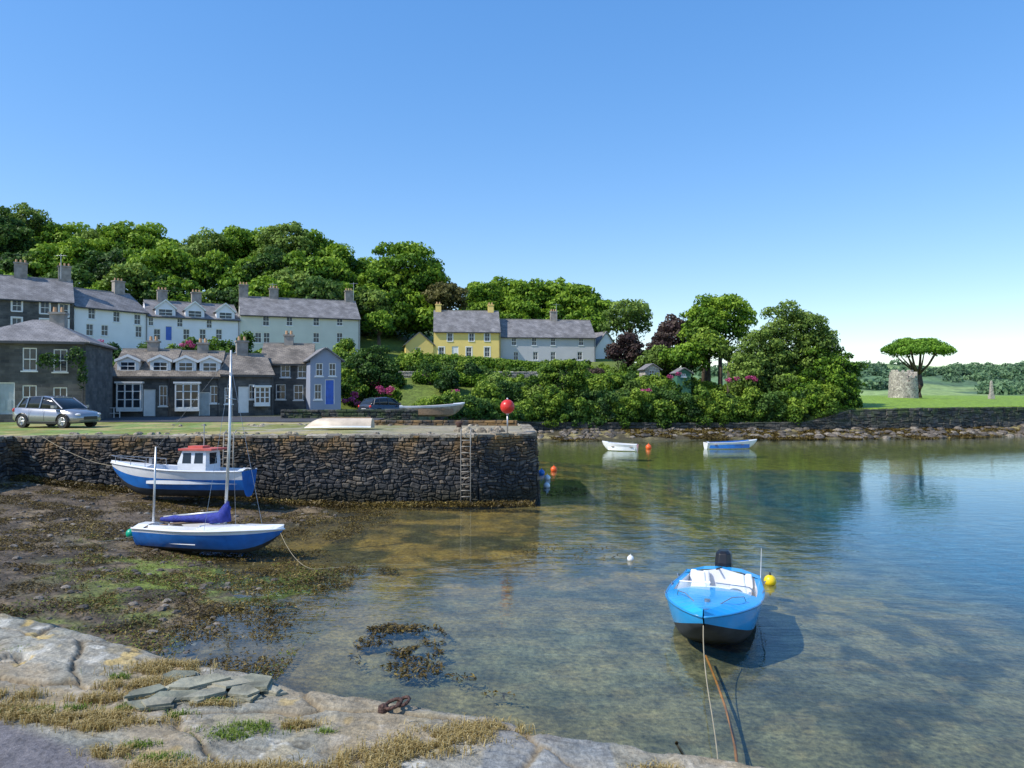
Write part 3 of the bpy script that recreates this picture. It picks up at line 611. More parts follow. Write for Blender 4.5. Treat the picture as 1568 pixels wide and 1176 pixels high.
leafobj('hillside_dark_shrubs',scatter(24,-60,-18,76,82,1.,1.9,.4),LF_dark,1.2,.17)
sw_=[];sw2=[]
for i in range(46):
    a=-7.5+i*.93; c=float(wall_y(a))+1.0+random.uniform(0,1.4); hh=random.uniform(1.8,4.0) if a>2 else random.uniform(1.0,2.2); z_=gz(a,c)
    tt_=random.uniform(-.25,.2); tgt=sw2 if random.random()<.35 else sw_
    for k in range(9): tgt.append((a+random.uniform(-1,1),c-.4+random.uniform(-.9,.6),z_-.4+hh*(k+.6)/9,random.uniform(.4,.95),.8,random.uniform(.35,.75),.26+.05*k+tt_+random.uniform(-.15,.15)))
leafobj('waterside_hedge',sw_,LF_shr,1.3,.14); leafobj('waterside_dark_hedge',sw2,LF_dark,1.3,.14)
hg=[]
for (ua,ub,d,zt) in ((618,910,101.5,1.4),(640,820,88,1.3),(880,1100,94,1.2)):
    for k in range(int((ub-ua)/9)):
        u=ua+k*9; x_=X(u,d); hg.append((x_,d,gz(x_,d)+zt*.55,.75,.6,zt*.6,.42+random.uniform(-.06,.06)))
leafobj('clipped_hedge',hg,LF_wood,1.8,.13)
pk=[]
for (u,v,d) in [(548,603,70),(555,578,74),(575,585,74),(602,597,71),(590,598,71),(155,528,72),(290,528,73),(540,615,69),(1118,582,83),(1150,578,82),(1030,575,86),(985,598,83),(700,598,79)]:
    for k in range(3): pk.append((X(u,d)+random.uniform(-.6,.6),d-.8,Z(v,d)+random.uniform(-.3,.3),.32,.32,.22,.45))
leafobj('pink_flowering_shrub',pk,LF_pink,.7,.08)
leafobj('lakeside_bush',crown((X(745,79),76.5,4.2),(2.0,1.6,1.8),20,.28,.55)+crown((X(865,83),82,6.),(2.8,2,3.0),26,.26,.48)+crown((X(530,70),72,5.),(2,2,2.),18,.3,.45)+crown((X(720,76),75,3.5),(1.4,1.2,1.4),14,.3,.5),LF_shr,1.3,.14)
leafobj('lakeside_dark_bush',crown((X(565,74),74,6.6),(3.4,2.4,3.0),28,.26,.5),LF_dark,1.3,.14)
leafobj('ivy',[(X(72,45.4),45.6,Z(553,45),.7,.14,.5,.4),(X(105,45.4),46.1,Z(546,45),.6,.14,.6,.45),(X(115,45.4),46.2,Z(575,45),.3,.14,.9,.4)],LF_dark,1.5,.09)

# folly tower, obelisk, distant hills
d=110; e=empty('ruined_round_tower',(X(1383,d),d,gz(X(1383,d),d))); b=MB(); rad=1.95
nseg=26; z=-.3; 
for row in range(15):
    for k in range(nseg):
        a0=2*math.pi*(k+.5*(row%2))/nseg; a1=a0+2*math.pi/nseg*.97; rr=rad*(1.06-.008*row)+random.uniform(-.03,.03)
        lim=4.0+.5*math.sin(a0*2+1)+random.uniform(-.25,.2)
        if z+.3>lim: continue
        if abs(((a0+math.pi/2+.35)%(2*math.pi))-.0)<.16 and 2<z<3.: continue
        r_=[[((rr-q)*math.cos(a),(rr-q)*math.sin(a),zz) for (q,a) in ((0,a0),(0,a1),(.45,a1),(.45,a0))] for zz in (z,z+.285)]
        b.loft(r_)
    z+=.3
b.build('masonry',[M_tower],e)
b=MB(); d=115; b.loft([[(-.35,-.35,-.3),(.35,-.35,-.3),(.35,.35,-.3),(-.35,.35,-.3)],[(-.33,-.33,.7),(.33,-.33,.7),(.33,.33,.7),(-.33,.33,.7)]]); b.loft([[(-.24,-.24,.7),(.24,-.24,.7),(.24,.24,.7),(-.24,.24,.7)],[(-.13,-.13,2.7),(.13,-.13,2.7),(.13,.13,2.7),(-.13,.13,2.7)],[(-.01,-.01,3.),(.01,-.01,3.),(.01,.01,3.),(-.01,.01,3.)]])
e=empty('stone_obelisk',(X(1518,d),d,gz(X(1518,d),d))); b.build('shaft',[M_tower],e)
hx=np.linspace(100,1100,300); hy=np.linspace(400,1100,60); A,B=np.meshgrid(hx,hy)
Hh=(31*sm(420,880,B)+16*(fbm(A,B,210,2)-.5)*2*sm(430,650,B)+3*fbm(A,B,22,5))*sm(90,240,A)
cc=mixc(mixc(np.zeros((A.size,3))+np.array([.12,.21,.10]),(.08,.14,.08),sm(.4,.6,fbm(A.ravel(),B.ravel(),35,1))),(.24,.33,.12),sm(.48,.56,fbm(A.ravel(),B.ravel(),90,6)))  # aerial haze put into the hill colours as paler, bluer greens
id_=np.arange(A.size).reshape(A.shape); F=np.stack([id_[:-1,:-1].ravel(),id_[:-1,1:].ravel(),id_[1:,1:].ravel(),id_[1:,:-1].ravel()],1)
hills=arrmesh('distant_hills',np.stack([A.ravel(),B.ravel(),Hh.ravel()-.5],1),F,vcolmat('distant_hill',.2,.3,.95,.3,.05,1.5),col=cc,smooth=True)
P=[]
for i in range(1700):
    a=random.uniform(200,900); c=random.uniform(460,960); k=int(np.argmin(abs(hx-a))); j=int(np.argmin(abs(hy-c)))
    if fbm(np.array([a]),np.array([c]),90,6)[0]>.50: continue
    r=random.uniform(2.5,6.); P.append((a,c,Hh[j,k]+r*.3,r*1.3,r,r*.9,random.uniform(.1,.9)))
leafobj('distant_trees',P,leafmat('distant_leaves',(.07,.13,.085),(.125,.22,.11),(.18,.29,.14)),1.1,1.5)  # leaf colours carry painted haze too

# ------------------------------------------------------------ boats
def hull(L_,B_,H_,sheer=.25,keel=.0,tran=.8,cock=(.08,.55),floor=.35,side=.18,bowp=2.2,strip=(.55,.8),ns=24,vee=.55,camb=.06,rise=(.72,2.4)):
    hb=MB(); dk=MB(); st=[]
    for i in range(ns+1):
        t=i/ns; bb=B_/2*(tran+(1-tran)*sm(0,.45,np.array(t)) if t<.45 else (1-((t-.45)/.55)**bowp)**.85 if t<1 else 0.0); bb=float(max(bb,.015))
        s=H_*(1+sheer*t*t+.05*(1-t)**2); k=keel+ (H_*.85)*(max(0,(t-rise[0])/(1-rise[0])))**rise[1]
        xx=L_*t+ .0; st.append((xx,bb,s,k,t))
    npz=9; rows=[]
    for (xx,bb,s,k,t) in st:
        ring=[]
        for j in range(-npz,npz+1):
            p=abs(j)/npz; yy=bb*(p**vee)*(1 if j>0 else -1); zz=k+(s-k)*p**1.5; ring.append((xx+ (L_*.05)*max(0,t-.8)/.2*p,yy,zz))
        rows.append(ring)
    ms=[]
    for j in range(-npz,npz):
        p=(abs(j+.5))/npz; f=p**1.5; ms.append(2 if f>strip[1] else (1 if f>strip[0] else 0))
    hb.loft(rows,ms,closed=False,cap=False); hb.face(rows[0],1)
    def pt(i,f,zo=0):
        xx,bb,s,k,t=st[i]; return (xx+(L_*.05)*max(0,t-.8)/.2,bb*f,s+zo)
    c0,c1=int(cock[0]*ns),int(cock[1]*ns)
    for i in range(ns):
        if c0<=i<c1:
            for sg in (-1,1):
                ii=lambda q:max(.02,1-side/st[q][1]) ; a,b_=pt(i,sg),pt(i+1,sg); c=pt(i+1,sg*ii(i+1),.02); d_=pt(i,sg*ii(i),.02)
                dk.face([a,b_,c,d_],0); dk.face([d_,c,(c[0],c[1],floor),(d_[0],d_[1],floor)],1)
            c=pt(i+1,ii(i+1)); d_=pt(i,ii(i)); dk.face([(d_[0],-d_[1],floor),(c[0],-c[1],floor),(c[0],c[1],floor),(d_[0],d_[1],floor)],2)
        else:
            for sg in (-1,1):
                dk.face([pt(i,sg),pt(i+1,sg),pt(i+1,sg*.5,camb*.8),pt(i,sg*.5,camb*.8)],0); dk.face([pt(i,sg*.5,camb*.8),pt(i+1,sg*.5,camb*.8),pt(i+1,0,camb),pt(i,0,camb)],0)
    for q in (c0,c1):
        f=max(.02,1-side/st[q][1]); a=pt(q,f,.02); dk.face([(a[0],-a[1],floor),(a[0],a[1],floor),(a[0],a[1],a[2]),(a[0],0,a[2]+camb),(a[0],-a[1],a[2])],1)
    gun=[[pt(i,sg) for i in range(ns+1)] for sg in (-1,1)]
    return hb,dk,gun,pt
def curve_obj(name,pts,r,mt,parent=None):
    cu=bpy.data.curves.new(name,'CURVE'); cu.dimensions='3D'; sp=cu.splines.new('NURBS'); sp.points.add(len(pts)-1)
    for i,p in enumerate(pts): sp.points[i].co=(*p,1)
    sp.use_endpoint_u=True; sp.order_u=3; cu.bevel_depth=r; cu.bevel_resolution=1; cu.materials.append(mt); return link(bpy.data.objects.new(name,cu),parent)
# --- foreground motor boat
bow=Vector((X(1076,13.5),13.5)); stn=Vector((X(1106,17.3),17.3)); dv=bow-stn; ang=math.atan2(dv.y,dv.x)
e=empty('motor_boat',(stn.x,stn.y,-.34),ang,ry=-.02); Lb=dv.length*.96
hb,dk,gun,pt=hull(Lb,1.95,.92,.10,0,.86,(.1,.55),.46,.13,2.8,(.40,.46),vee=.30,camb=.16,rise=(.55,1.6))
hb.build('hull',[M_antif,M_whiteB,M_cyan],e,smooth=True); dk.build('deck',[M_cyan,M_whiteB,M_whiteB],e)
rb=MB()
for g_ in gun: rb.tube([(p[0],p[1],p[2]) for p in g_],.022,6,0)
rb.tube([gun[0][0],gun[1][0]],.022,6); rb.build('rubbing_strake',[M_cyand],e,smooth=True)
sb=MB(); zf=.46
for sy in (-.42,.42):
    sb.box(1.2,1.55,sy-.19,sy+.19,zf,zf+.28,0); sb.loft([[(1.14,sy-.2,zf+.26),(1.21,sy-.2,zf+.26),(1.21,sy+.2,zf+.26),(1.14,sy+.2,zf+.26)],[(1.02,sy-.12,zf+.74),(1.09,sy-.12,zf+.74),(1.09,sy+.12,zf+.74),(1.02,sy+.12,zf+.74)]])
sb.box(.48,.72,-.68,.68,zf,zf+.3,0)
for sy in (-.62,-.34,.3,.6): sb.loft([[(.42,sy-.1,zf+.3),(.5,sy-.1,zf+.3),(.5,sy+.1,zf+.3),(.42,sy+.1,zf+.3)],[(.36,sy-.07,zf+.62),(.44,sy-.07,zf+.62),(.44,sy+.07,zf+.62),(.36,sy+.07,zf+.62)]])
sb.build('seats',[M_whiteB],e,bevel=.04)
ws=MB(); zz=1.0
for sg in (-1,1):
    ws.loft([[(2.42,sg*.05,zz+.10),(2.44,sg*.05,zz+.10),(2.2,sg*.76,zz+.0),(2.18,sg*.76,zz+.0)],[(2.3,sg*.06,zz+.24),(2.32,sg*.06,zz+.24),(2.1,sg*.7,zz+.16),(2.08,sg*.7,zz+.16)]],0)
    ws.tube([(2.31,sg*.05,zz+.25),(2.09,sg*.71,zz+.17),(1.8,sg*.8,zz)],.010,6,1)
    ws.tube([(2.7,sg*.68,zz+.0),(2.8,sg*.64,zz+.14),(3.2,sg*.44,zz+.2),(3.5,sg*.2,zz+.1)],.010,6,1)
    for k in range(3): ws.tube([(.5+k*.9,sg*.93,zz-.06),(.62+k*.9,sg*.97,zz+.0),(.74+k*.9,sg*.93,zz-.06)],.012,5,1)
mg,ntg,Ng,Lg,bg=newmat('perspex'); bg.inputs['Base Color'].default_value=(.6,.75,.85,1); bg.inputs['Roughness'].default_value=.1; bg.inputs['Alpha'].default_value=.2
ws.box(3.3,3.42,-.04,.04,1.10,1.16,1); ws.tube([(3.5,0,1.1),(3.5,0,1.2)],.045,8,1); ws.build('windscreen_and_rails',[mg,M_metal],e,smooth=False)
cd=MB(); cd.box(1.2,1.5,-.1,.1,zf,zf+.14); cd.tube([(.85,.2,zf+.05),(.95,-.1,zf+.1),(1.3,-.25,zf+.05)],.05,8,1); cd.tube([(1.95,.42,zf+.5),(1.91,.42,zf+.54)],.15,14,0); cd.box(.8,1.0,.3,.5,zf,zf+.2,1); cd.box(1.7,2.0,-.55,-.2,zf,zf+.16,2); cd.build('cockpit_gear',[M_black,M_redroof,M_cyand],e)
ob=MB()
def oring(z,x0,x1,wy): return [(x0,-wy*.6,z),(x0+.05,-wy,z),(x1-.1,-wy,z),(x1,-wy*.5,z),(x1,wy*.5,z),(x1-.1,wy,z),(x0+.05,wy,z),(x0,wy*.6,z)]
ob.loft([oring(.95,-.42,.02,.13),oring(1.0,-.5,.06,.18),oring(1.2,-.5,.06,.19),oring(1.4,-.46,.0,.17),oring(1.46,-.38,-.08,.1)])
ob.loft([oring(-.1,-.3,-.12,.05),oring(.95,-.34,-.06,.1)]); ob.box(-.1,.14,-.16,.16,.55,.93); ob.tube([(0.05,0,1.1),(.5,-.1,1.15)],.025,6)
ob.build('outboard_motor',[M_black],e,smooth=False,bevel=.02)
an=MB(); an.tube([(.25,.85,.9),(.2,.87,1.65)],[.010,.005],6); an.build('aerial',[M_whiteB],e)
# --- sailing boat on the mud
a=Vector((X(222,22.6),22.6)); c=Vector((X(430,21.6),21.6)); dv=c-a; Ls=dv.length
e=empty('sailing_boat',(a.x,a.y,.10),math.atan2(dv.y,dv.x),rx=-.08)
hb,dk,gun,pt=hull(Ls*.97,1.75,.62,.22,0,.7,(.12,.52),.25,.2,2.2,(.15,.84),vee=.45,camb=.14)
hb.build('hull',[M_antif,M_blue,M_whiteB],e,smooth=True); dk.build('deck',[M_whiteB,M_whiteB,M_wood],e)
rb=MB(); [rb.tube(g_,.03,6) for g_ in gun]; rb.build('gunwale',[M_whiteB],e,smooth=True)
cb=MB()
for g_ in (-1,1): cb.box(.5,2.2,g_*.5-.02,g_*.5+.02,.6,.76)
cb.box(2.2,2.24,-.5,.5,.66,.8); cb.tube([(.9,-.45,.66),(.9,.45,.66)],.06,6,1); cb.tube([(1.0,-.2,.78),(1.9,.3,.82)],.035,6,1)
cb.box(3.4,3.9,-.25,.25,.8,.84); cb.build('coamings_and_thwarts',[M_whiteB,M_wood],e)
mb=MB(); mb.tube([(2.75,0,.6),(2.75,0,3.5),(2.65,0,6.1)],[.05,.045,.03],10,0); mb.tube([(0.28,0,.6),(.2,0,3.1)],[.04,.025],8,0)
mb.tube([(2.72,0,1.2),(.6,.05,.95)],.035,8,0); mb.tube([(2.74,-.25,4.6),(2.74,.25,4.6)],.015,5,0)
mb.build('mast_and_boom',[M_alu],e,smooth=True)
sc=MB(); pts=[(2.82,0,1.35),(2.65,.02,1.02),(2.35,.02,.98),(1.9,.05,.96),(1.5,.05,.93),(1.0,.05,.91),(.5,.06,.88)]
sc.tube(pts,[.1,.2,.17,.14,.11,.12,.06],10); sc.loft([[(2.9,-.1,.9),(2.9,.1,.9),(2.3,.14,.85),(2.3,-.14,.85)],[(2.82,-.05,1.5),(2.82,.05,1.5),(2.7,.05,1.4),(2.7,-.05,1.4)]])
sc.build('sail_cover',[M_dblue],e,smooth=True)
rg=MB()
for q in [(4.0,0,.8),(2.6,-.8,.66),(2.6,.8,.66)]: rg.tube([q,(2.68,0,5.6)],.006,4)
rg.tube([(2.7,0,6.0),(.22,0,3.05)],.005,4); rg.build('rigging',[M_metal],e)
bm=MB(); bm.sphere((-.25,-.3,.45),.15); bm.build('green_fender',[mat('green_plastic',(.0,.35,.2),.4)],e,smooth=True)
rd_=MB(); rd_.box(-.06,-.02,-.13,.13,.05,.62,0); rd_.tube([(-.04,0,.62),(.7,.1,.72)],.025,6,0); rd_.build('rudder_and_tiller',[M_wood],e)
# --- fishing boat by the pier
a=Vector((X(382,29.2),29.2)); c=Vector((X(172,29.6),29.6)); dv=c-a; Lf=dv.length
e=empty('fishing_boat',(a.x,a.y,.72),math.atan2(dv.y,dv.x),rx=.03)
hb,dk,gun,pt=hull(Lf*.96,2.0,1.0,.32,0,.72,(.08,.72),.55,.14,2.0,(.28,.72),vee=.5,camb=.1)
hb.build('hull',[M_antif,M_blue,M_whiteB],e,smooth=True); dk.build('deck',[M_whiteB,M_whiteB,M_cyand],e)
rb=MB(); [rb.tube(g_,.04,6) for g_ in gun]; rb.build('gunwale',[M_whiteB],e,smooth=True)
wh=MB(); x0,x1=1.5,2.6
wh.loft([[(x0,-.62,.55),(x1,-.62,.55),(x1,.62,.55),(x0,.62,.55)],[(x0,-.62,1.35),(x1+.05,-.62,1.35),(x1+.05,.62,1.35),(x0,.62,1.35)],[(x0+.02,-.56,1.85),(x1-.12,-.56,1.85),(x1-.12,.56,1.85),(x0+.02,.56,1.85)]],0)
wh.box(x0-.25,x1+.0,-.68,.68,1.853,1.93,1); wh.box(x0+.3,x0+.9,-.3,.3,1.93,2.02,1)
for q in (x0+.12,x0+.6):
    for sg in (-1,1): wh.face([(q,sg*.625,1.35),(q+.36,sg*.625,1.35),(q+.34,sg*.575,1.76),(q+.02,sg*.575,1.76)],2)
wh.face([(x1+.056,-.5,1.36),(x1+.056,.5,1.36),(x1-.09,.45,1.78),(x1-.09,-.45,1.78)],2)
wh.face([(x0-.01,-.3,1.3),(x0-.01,.3,1.3),(x0+.01,.3,1.75),(x0+.01,-.3,1.75)],2)
wh.build('wheelhouse',[M_whiteB,M_redroof,M_glass],e)
wh=MB(); wh.tube([(1.9,0,2.0),(1.9,0,2.9)],.02,6); wh.tube([(1.9,-.25,2.55),(1.9,.25,2.55)],.015,5); wh.box(4.0,4.12,-.1,.1,1.25,1.5); 
for g_ in gun: wh.tube([(p[0],p[1]*.95,p[2]+.28) for p in g_[17:]],.014,5); [wh.tube([(g_[i][0],g_[i][1]*.95,g_[i][2]),(g_[i][0],g_[i][1]*.95,g_[i][2]+.28)],.012,5) for i in (17,20,23)]
wh.build('mast_and_rails',[M_metal],e)
# --- rowing boats
def rowboat(name,u0,u1,v,d0,d1,z0,hm,im,B_=1.35,H_=.5):
    a=Vector((X(u0,d0),d0)); c=Vector((X(u1,d1),d1)); dv=c-a; e=empty(name,(a.x,a.y,z0),math.atan2(dv.y,dv.x))
    hb,dk,gun,pt=hull(dv.length*.95,B_,H_,.35,0,.7,(.05,.85),.16,.07,2.0,(.1,.9),ns=20,vee=.5)
    hb.build('hull',[hm,hm,M_whiteB],e,smooth=True); dk.build('interior',[M_whiteB,im,im],e)
    t=MB(); [t.box(dv.length*f-.12,dv.length*f+.12,-B_*.42,B_*.42,H_*.72,H_*.78) for f in (.15,.42,.66)]; t.build('thwarts',[M_wood],e); return e
rowboat('rowing_boat',976,922,690,60.5,61.5,-.1,M_whiteB,M_whiteB,1.3,.62)
rowboat('rowing_boat',1080,1159,688,63,63.6,-.1,M_whiteB,M_blue,1.5,.62)
rowboat('rowing_boat',612,712,628,54.5,55,3.05,mat('cream_hull',(.30,.27,.2),.6,var=.4),M_wood,1.6,.75)
# upturned dinghy on the pier
e=empty('upturned_dinghy',(X(571,37.3),37.3,3.56),math.pi-.02,rx=math.pi+.05)
hb,dk,gun,pt=hull(3.35,1.35,.46,.1,0,.7,(.05,.85),.1,.06,2.2,(-1,.86),vee=.42); hb.build('hull',[M_whiteB,mat('cream_gelcoat',(.55,.46,.36),.5),M_whiteB],e,smooth=True)
kb=MB(); kb.box(.1,2.6,-.025,.025,-.05,.02); kb.build('keel',[M_wood],e)
# buoys
def buoy(name,u,v,r,mt,z=0,top=True):
    d=GD(v,z+r*.4); e=empty(name,(X(u,d),d,z)); b=MB(); b.sphere((0,0,r*.45),r,0); b.tube([(0,0,r*1.35),(0,0,r*1.62)],[r*.22,r*.16],8,1)
    b.tube([(0,-r*.2,r*1.65),(0,0,r*1.85),(0,r*.2,r*1.65)],r*.07,6,1); b.build('float',[mt,M_black if mt is M_yellow else mt],e,smooth=True)
buoy('mooring_buoy',1178,889,.155,M_yellow); buoy('mooring_buoy',965,855,.1,M_whiteB); buoy('mooring_buoy',993,685,.26,M_orange)
buoy('mooring_buoy',848,719,.2,M_orange); buoy('mooring_buoy',829,724,.2,M_blue); buoy('mooring_buoy',838,732,.18,M_whiteB); buoy('mooring_buoy',837,744,.18,M_whiteB)
# ropes
curve_obj('mooring_rope',[(bow.x,bow.y,.60),(X(1070,12.9),12.7,.3),(2.55,9,.35),(1.55,5.6,1.7),(.75,3.35,3.3)],.009,M_rope)
curve_obj('weedy_mooring_rope',[(bow.x+.15,bow.y+.4,-.1),(3.4,11.4,-.1),(2.8,9,-.06),(2.0,6.6,.5),(.98,3.3,3.2)],.022,M_ropeo)
curve_obj('mooring_rope.001',[(X(430,21.6),21.6,.75),(X(450,19.5),19.8,.05),(X(520,20.5),20.5,.01),(X(640,21),21,-.02),(X(700,20.4),20.4,-.05)],.007,M_rope)
curve_obj('mooring_rope.002',[(X(225,22.6),22.5,.55),(X(190,21.8),21.8,.5),(X(150,21),21,.6)],.012,M_rope)
curve_obj('mooring_rope.003',[(X(60,31),31.2,3.0),(X(130,30.5),30.5,1.9),(X(178,29.6),29.6,1.9)],.010,M_rope)
# ladders
def ladder(name,u,d,z0,z1,w_=.42):
    e=empty(name,(X(u,d),d,0)); b=MB()
    for s in (-w_/2,w_/2): b.tube([(s,-.02,z0),(s,.12,z1),(s,.4,z1+.12)],.028,6)
    z=z0+.2
    while z<z1: b.tube([(-w_/2,-.02+.14*(z-z0)/(z1-z0),z),(w_/2,-.02+.14*(z-z0)/(z1-z0),z)],.018,6); z+=.27
    b.build('rails_and_rungs',[mat('ladder_metal',(.36,.33,.28),.7,metal=.2,var=.3)],e,smooth=True)
ladder('ladder',713,31.62,-.1,3.15); ladder('ladder',349,31.2,.8,3.1)
# marker ball
d=33.6; e=empty('red_marker_ball',(X(777,d),d,3.0)); b=MB(); b.tube([(0,0,-.1),(0,0,.95)],.035,8,1); b.sphere((0,0,1.22),.33,0,20,12); b.tube([(0,0,.84),(0,0,.93)],.07,8,1); b.tube([(0,0,1.5),(0,0,1.62)],.04,8,1)
b.build('ball_and_pole',[M_red,M_metal],e,smooth=True)
d=35; e=empty('mooring_bollard',(X(703,d),d,3)); b=MB(); b.tube([(0,0,-.05),(0,0,.3),(0,0,.42),(0,0,.48)],[.14,.12,.2,.12],12); b.build('post',[M_rust],e,smooth=True)
b=MB()
for i in range(120): b.rock(random.uniform(-20,.5),random.choice([random.uniform(32.6,33.4),random.uniform(32.6,33.4),random.uniform(40.5,42)]),2.95,random.uniform(.05,.17),.9)
for i in range(26): b.rock(random.uniform(-2.6,-.4),random.uniform(34.2,35.4),2.97,random.uniform(.1,.26),1.1)
b.build('loose_stones',[M_cope])
stone_wall('pier_parapet',[(-8.5,41.6),(.3,41.3)],2.95,3.3,M_pier,sw=(.3,.7),sh=(.15,.2),thick=.4,cope=False)
d=53; e=empty('white_handrail',(X(148,d),d,3)); b=MB()
for k in range(5): b.tube([(k*.42,0,0),(k*.42,0,.75)],.03,6)
for z_ in (.35,.74): b.tube([(0,0,z_),(1.7,0,z_)],.025,6)
b.build('rails',[M_white],e)
for (u,d,z_) in ((92,82,18.6),(541,106,19.0),(852,119,17.5),(417,104,18.6)):
    e=empty('tv_aerial',(X(u,d),d,z_)); b=MB(); b.tube([(0,0,-1),(0,0,1.8)],.03,5); b.tube([(-.6,0,1.6),(.6,0,1.6)],.02,5); [b.tube([(q,-.3,1.6),(q,.3,1.6)],.015,4) for q in (-.5,-.25,0,.25,.5)]; b.build('mast',[M_metal],e)

# ------------------------------------------------------------ cars
def car(name,x_,y_,z_,rz,paint,s=1.0):
    e=empty(name,(x_,y_,z_),rz); e.scale=(s,s,s)
    st=[(-2.12,.45,.85,.62),(-2.08,.32,1.0,.76),(-1.8,.24,1.05,.86),(-1.3,.2,1.03,.9),(-.6,.2,1.01,.91),(.2,.2,.99,.91),(.85,.2,.97,.9),(1.35,.2,.92,.89),(1.8,.24,.83,.85),(2.06,.3,.72,.74),(2.15,.38,.6,.55)]
    b=MB(); rings=[]
    for (xx,zl,zb_,hw) in st:
        rings.append([(xx,-hw*.85,zl),(xx,-hw,zl+.12),(xx,-hw*1.01,(zl+zb_)/2),(xx,-hw*.95,zb_-.06),(xx,-hw*.82,zb_),(xx,0,zb_+.04),(xx,hw*.82,zb_),(xx,hw*.95,zb_-.06),(xx,hw*1.01,(zl+zb_)/2),(xx,hw,zl+.12),(xx,hw*.85,zl)])
    b.loft(rings,0); b.build('body',[paint],e,smooth=True)
    g=MB(); gs=[(-1.98,1.0,1.04,.72,.70),(-1.62,1.0,1.46,.76,.62),(-1.0,1.0,1.57,.79,.64),(-.2,.98,1.6,.80,.65),(.35,.96,1.52,.80,.63),(.75,.95,1.3,.78,.66),(1.2,.93,.98,.74,.70)]
    g.loft([[(xx,-w0,z0),(xx,-(w0+w1)/2,(z0+z1)/2),(xx,-w1,z1-.03),(xx,-w1*.8,z1),(xx,w1*.8,z1),(xx,w1,z1-.03),(xx,(w0+w1)/2,(z0+z1)/2),(xx,w0,z0)] for (xx,z0,z1,w0,w1) in gs],0); g.build('glasshouse',[M_glass],e,smooth=True)
    r=MB(); r.loft([[(xx,-w1*1.0,z1-.02),(xx,-w1*.8,z1+.025),(xx,w1*.8,z1+.025),(xx,w1*1.0,z1-.02)] for (xx,z0,z1,w0,w1) in gs[1:5]],0)
    for sg in (-1,1):
        for (xa,za,wa,xb,zb_,wb_) in ((1.15,.97,.75,.35,1.51,.65),(-.25,.98,.815,-.2,1.58,.67),(-1.15,1.0,.80,-1.1,1.54,.66),(-1.75,1.02,.76,-1.5,1.49,.64)): r.tube([(xa,sg*wa,za),(xb,sg*wb_,zb_)],.035,6)
        r.box(.75,.95,sg*.98-.09,sg*.98+.09,1.0,1.14)
    r.build('roof_and_pillars',[paint],e,smooth=False)
    w_=MB()
    for xx in (-1.3,1.32):
        for sg in (-1,1):
            y0=sg*.93; w_.tube([(xx,y0-sg*.24,.33),(xx,y0,.33)],[.34,.34],20,0); w_.tube([(xx,y0,.33),(xx,y0+sg*.012,.33)],[.22,.2],14,1)
            pts=[(xx+.4*math.cos(q),y0-sg*.01,.33+.4*math.sin(q)) for q in [math.pi*k/8 for k in range(9)]]; w_.tube(pts,.035,6,2)
            for k in range(5):
                q=k*1.2566; w_.tube([(xx,y0+sg*.02,.33),(xx+.21*math.cos(q),y0+sg*.02,.33+.21*math.sin(q))],.025,5,1)
    for sg in (-1,1): w_.box(-.95,.95,sg*.9-.03,sg*.9+.03,.2,.3,2); w_.tube([(.15,sg*.925,.35),(.1,sg*.925,.95)],.006,4,2); w_.tube([(-.85,sg*.925,.4),(-.8,sg*.925,1.)],.006,4,2)
    w_.build('wheels_and_trim',[M_rubber,M_metal,M_black],e)
    l=MB()
    for sg in (-1,1): l.sphere((2.0,sg*.62,.68),(.14,.14,.07),0,10,6); l.sphere((-2.05,sg*.68,.88),(.08,.12,.12),1,10,6)
    l.box(2.12,2.18,-.4,.4,.42,.58,2); l.box(-2.16,-2.1,-.26,.26,.6,.72,0); l.build('lights_and_grille',[M_lens,M_red,M_black],e)
d=39.5; car('parked_car',X(88,d),d,3.0,-.28,M_silver,1.04)
car('parked_car',X(588,57.5),57.5,2.95,.9,M_darkcar,.95)

# ------------------------------------------------------------ foreground quay
def yedge(x): return np.interp(x,[-30,-8,-3.75,-2.2,-1.27,-.62,-.14,1.17,3,8],[12,7.6,5.38,4.66,4.16,3.86,3.68,3.2,2.65,1.6])+.12*(vn(x,x*0,.5,2)-.5)+.05*(vn(x,x*0,.13,3)-.5)
qx=np.concatenate([np.arange(-12,-5,.12),np.arange(-5,2.4,.018),np.arange(2.4,6,.15)]); tt=np.concatenate([np.linspace(0,.62,25)[:-1],np.linspace(.62,1,280)])
A=np.repeat(qx[None,:],len(tt),0); B=-4+(yedge(A)+4)*tt[:,None]
ca,sa=math.cos(-.42),math.sin(-.42); px_=A*ca+B*sa; py_=-A*sa+B*ca
wx=px_+.30*(vn(A,B,.6,1)-.5)+.07*(vn(A,B,.15,2)-.5); wy=py_+.26*(vn(A,B,.5,3)-.5)+.06*(vn(A,B,.12,4)-.5)
def vor(sx,sy,seed):
    rr=np.random.default_rng(seed); ix=np.floor(wx/sx).astype(int); iy=np.floor(wy/sy).astype(int); f1=np.full(A.shape,9.);f2=np.full(A.shape,9.);c1=np.zeros(A.shape)
    tab=rr.random((128,128,3))
    for di in (-1,0,1):
        for dj in (-1,0,1):
            t=tab[(ix+di)%128,(iy+dj)%128]; dd=np.sqrt((ix+di+.1+.8*t[...,0]-wx/sx)**2+(iy+dj+.1+.8*t[...,1]-wy/sy)**2)
            cl=dd<f1; f2=np.where(cl,f1,np.minimum(f2,dd)); c1=np.where(cl,t[...,2],c1); f1=np.where(cl,dd,f1)
    return f2-f1,c1
e1,c1=vor(1.25,.52,3); e2,c2=vor(.22,.13,5)
small=sm(.62,.68,fbm(A,B,1.2,5))
big=((A>-.14)&(A<.44)&(B>3.05)); small=np.where(big,0,small)
ed=np.where(small>.5,e2*.4,e1); cid=np.where(small>.5,c2,c1)
crk=1-sm(.008,.045,ed)
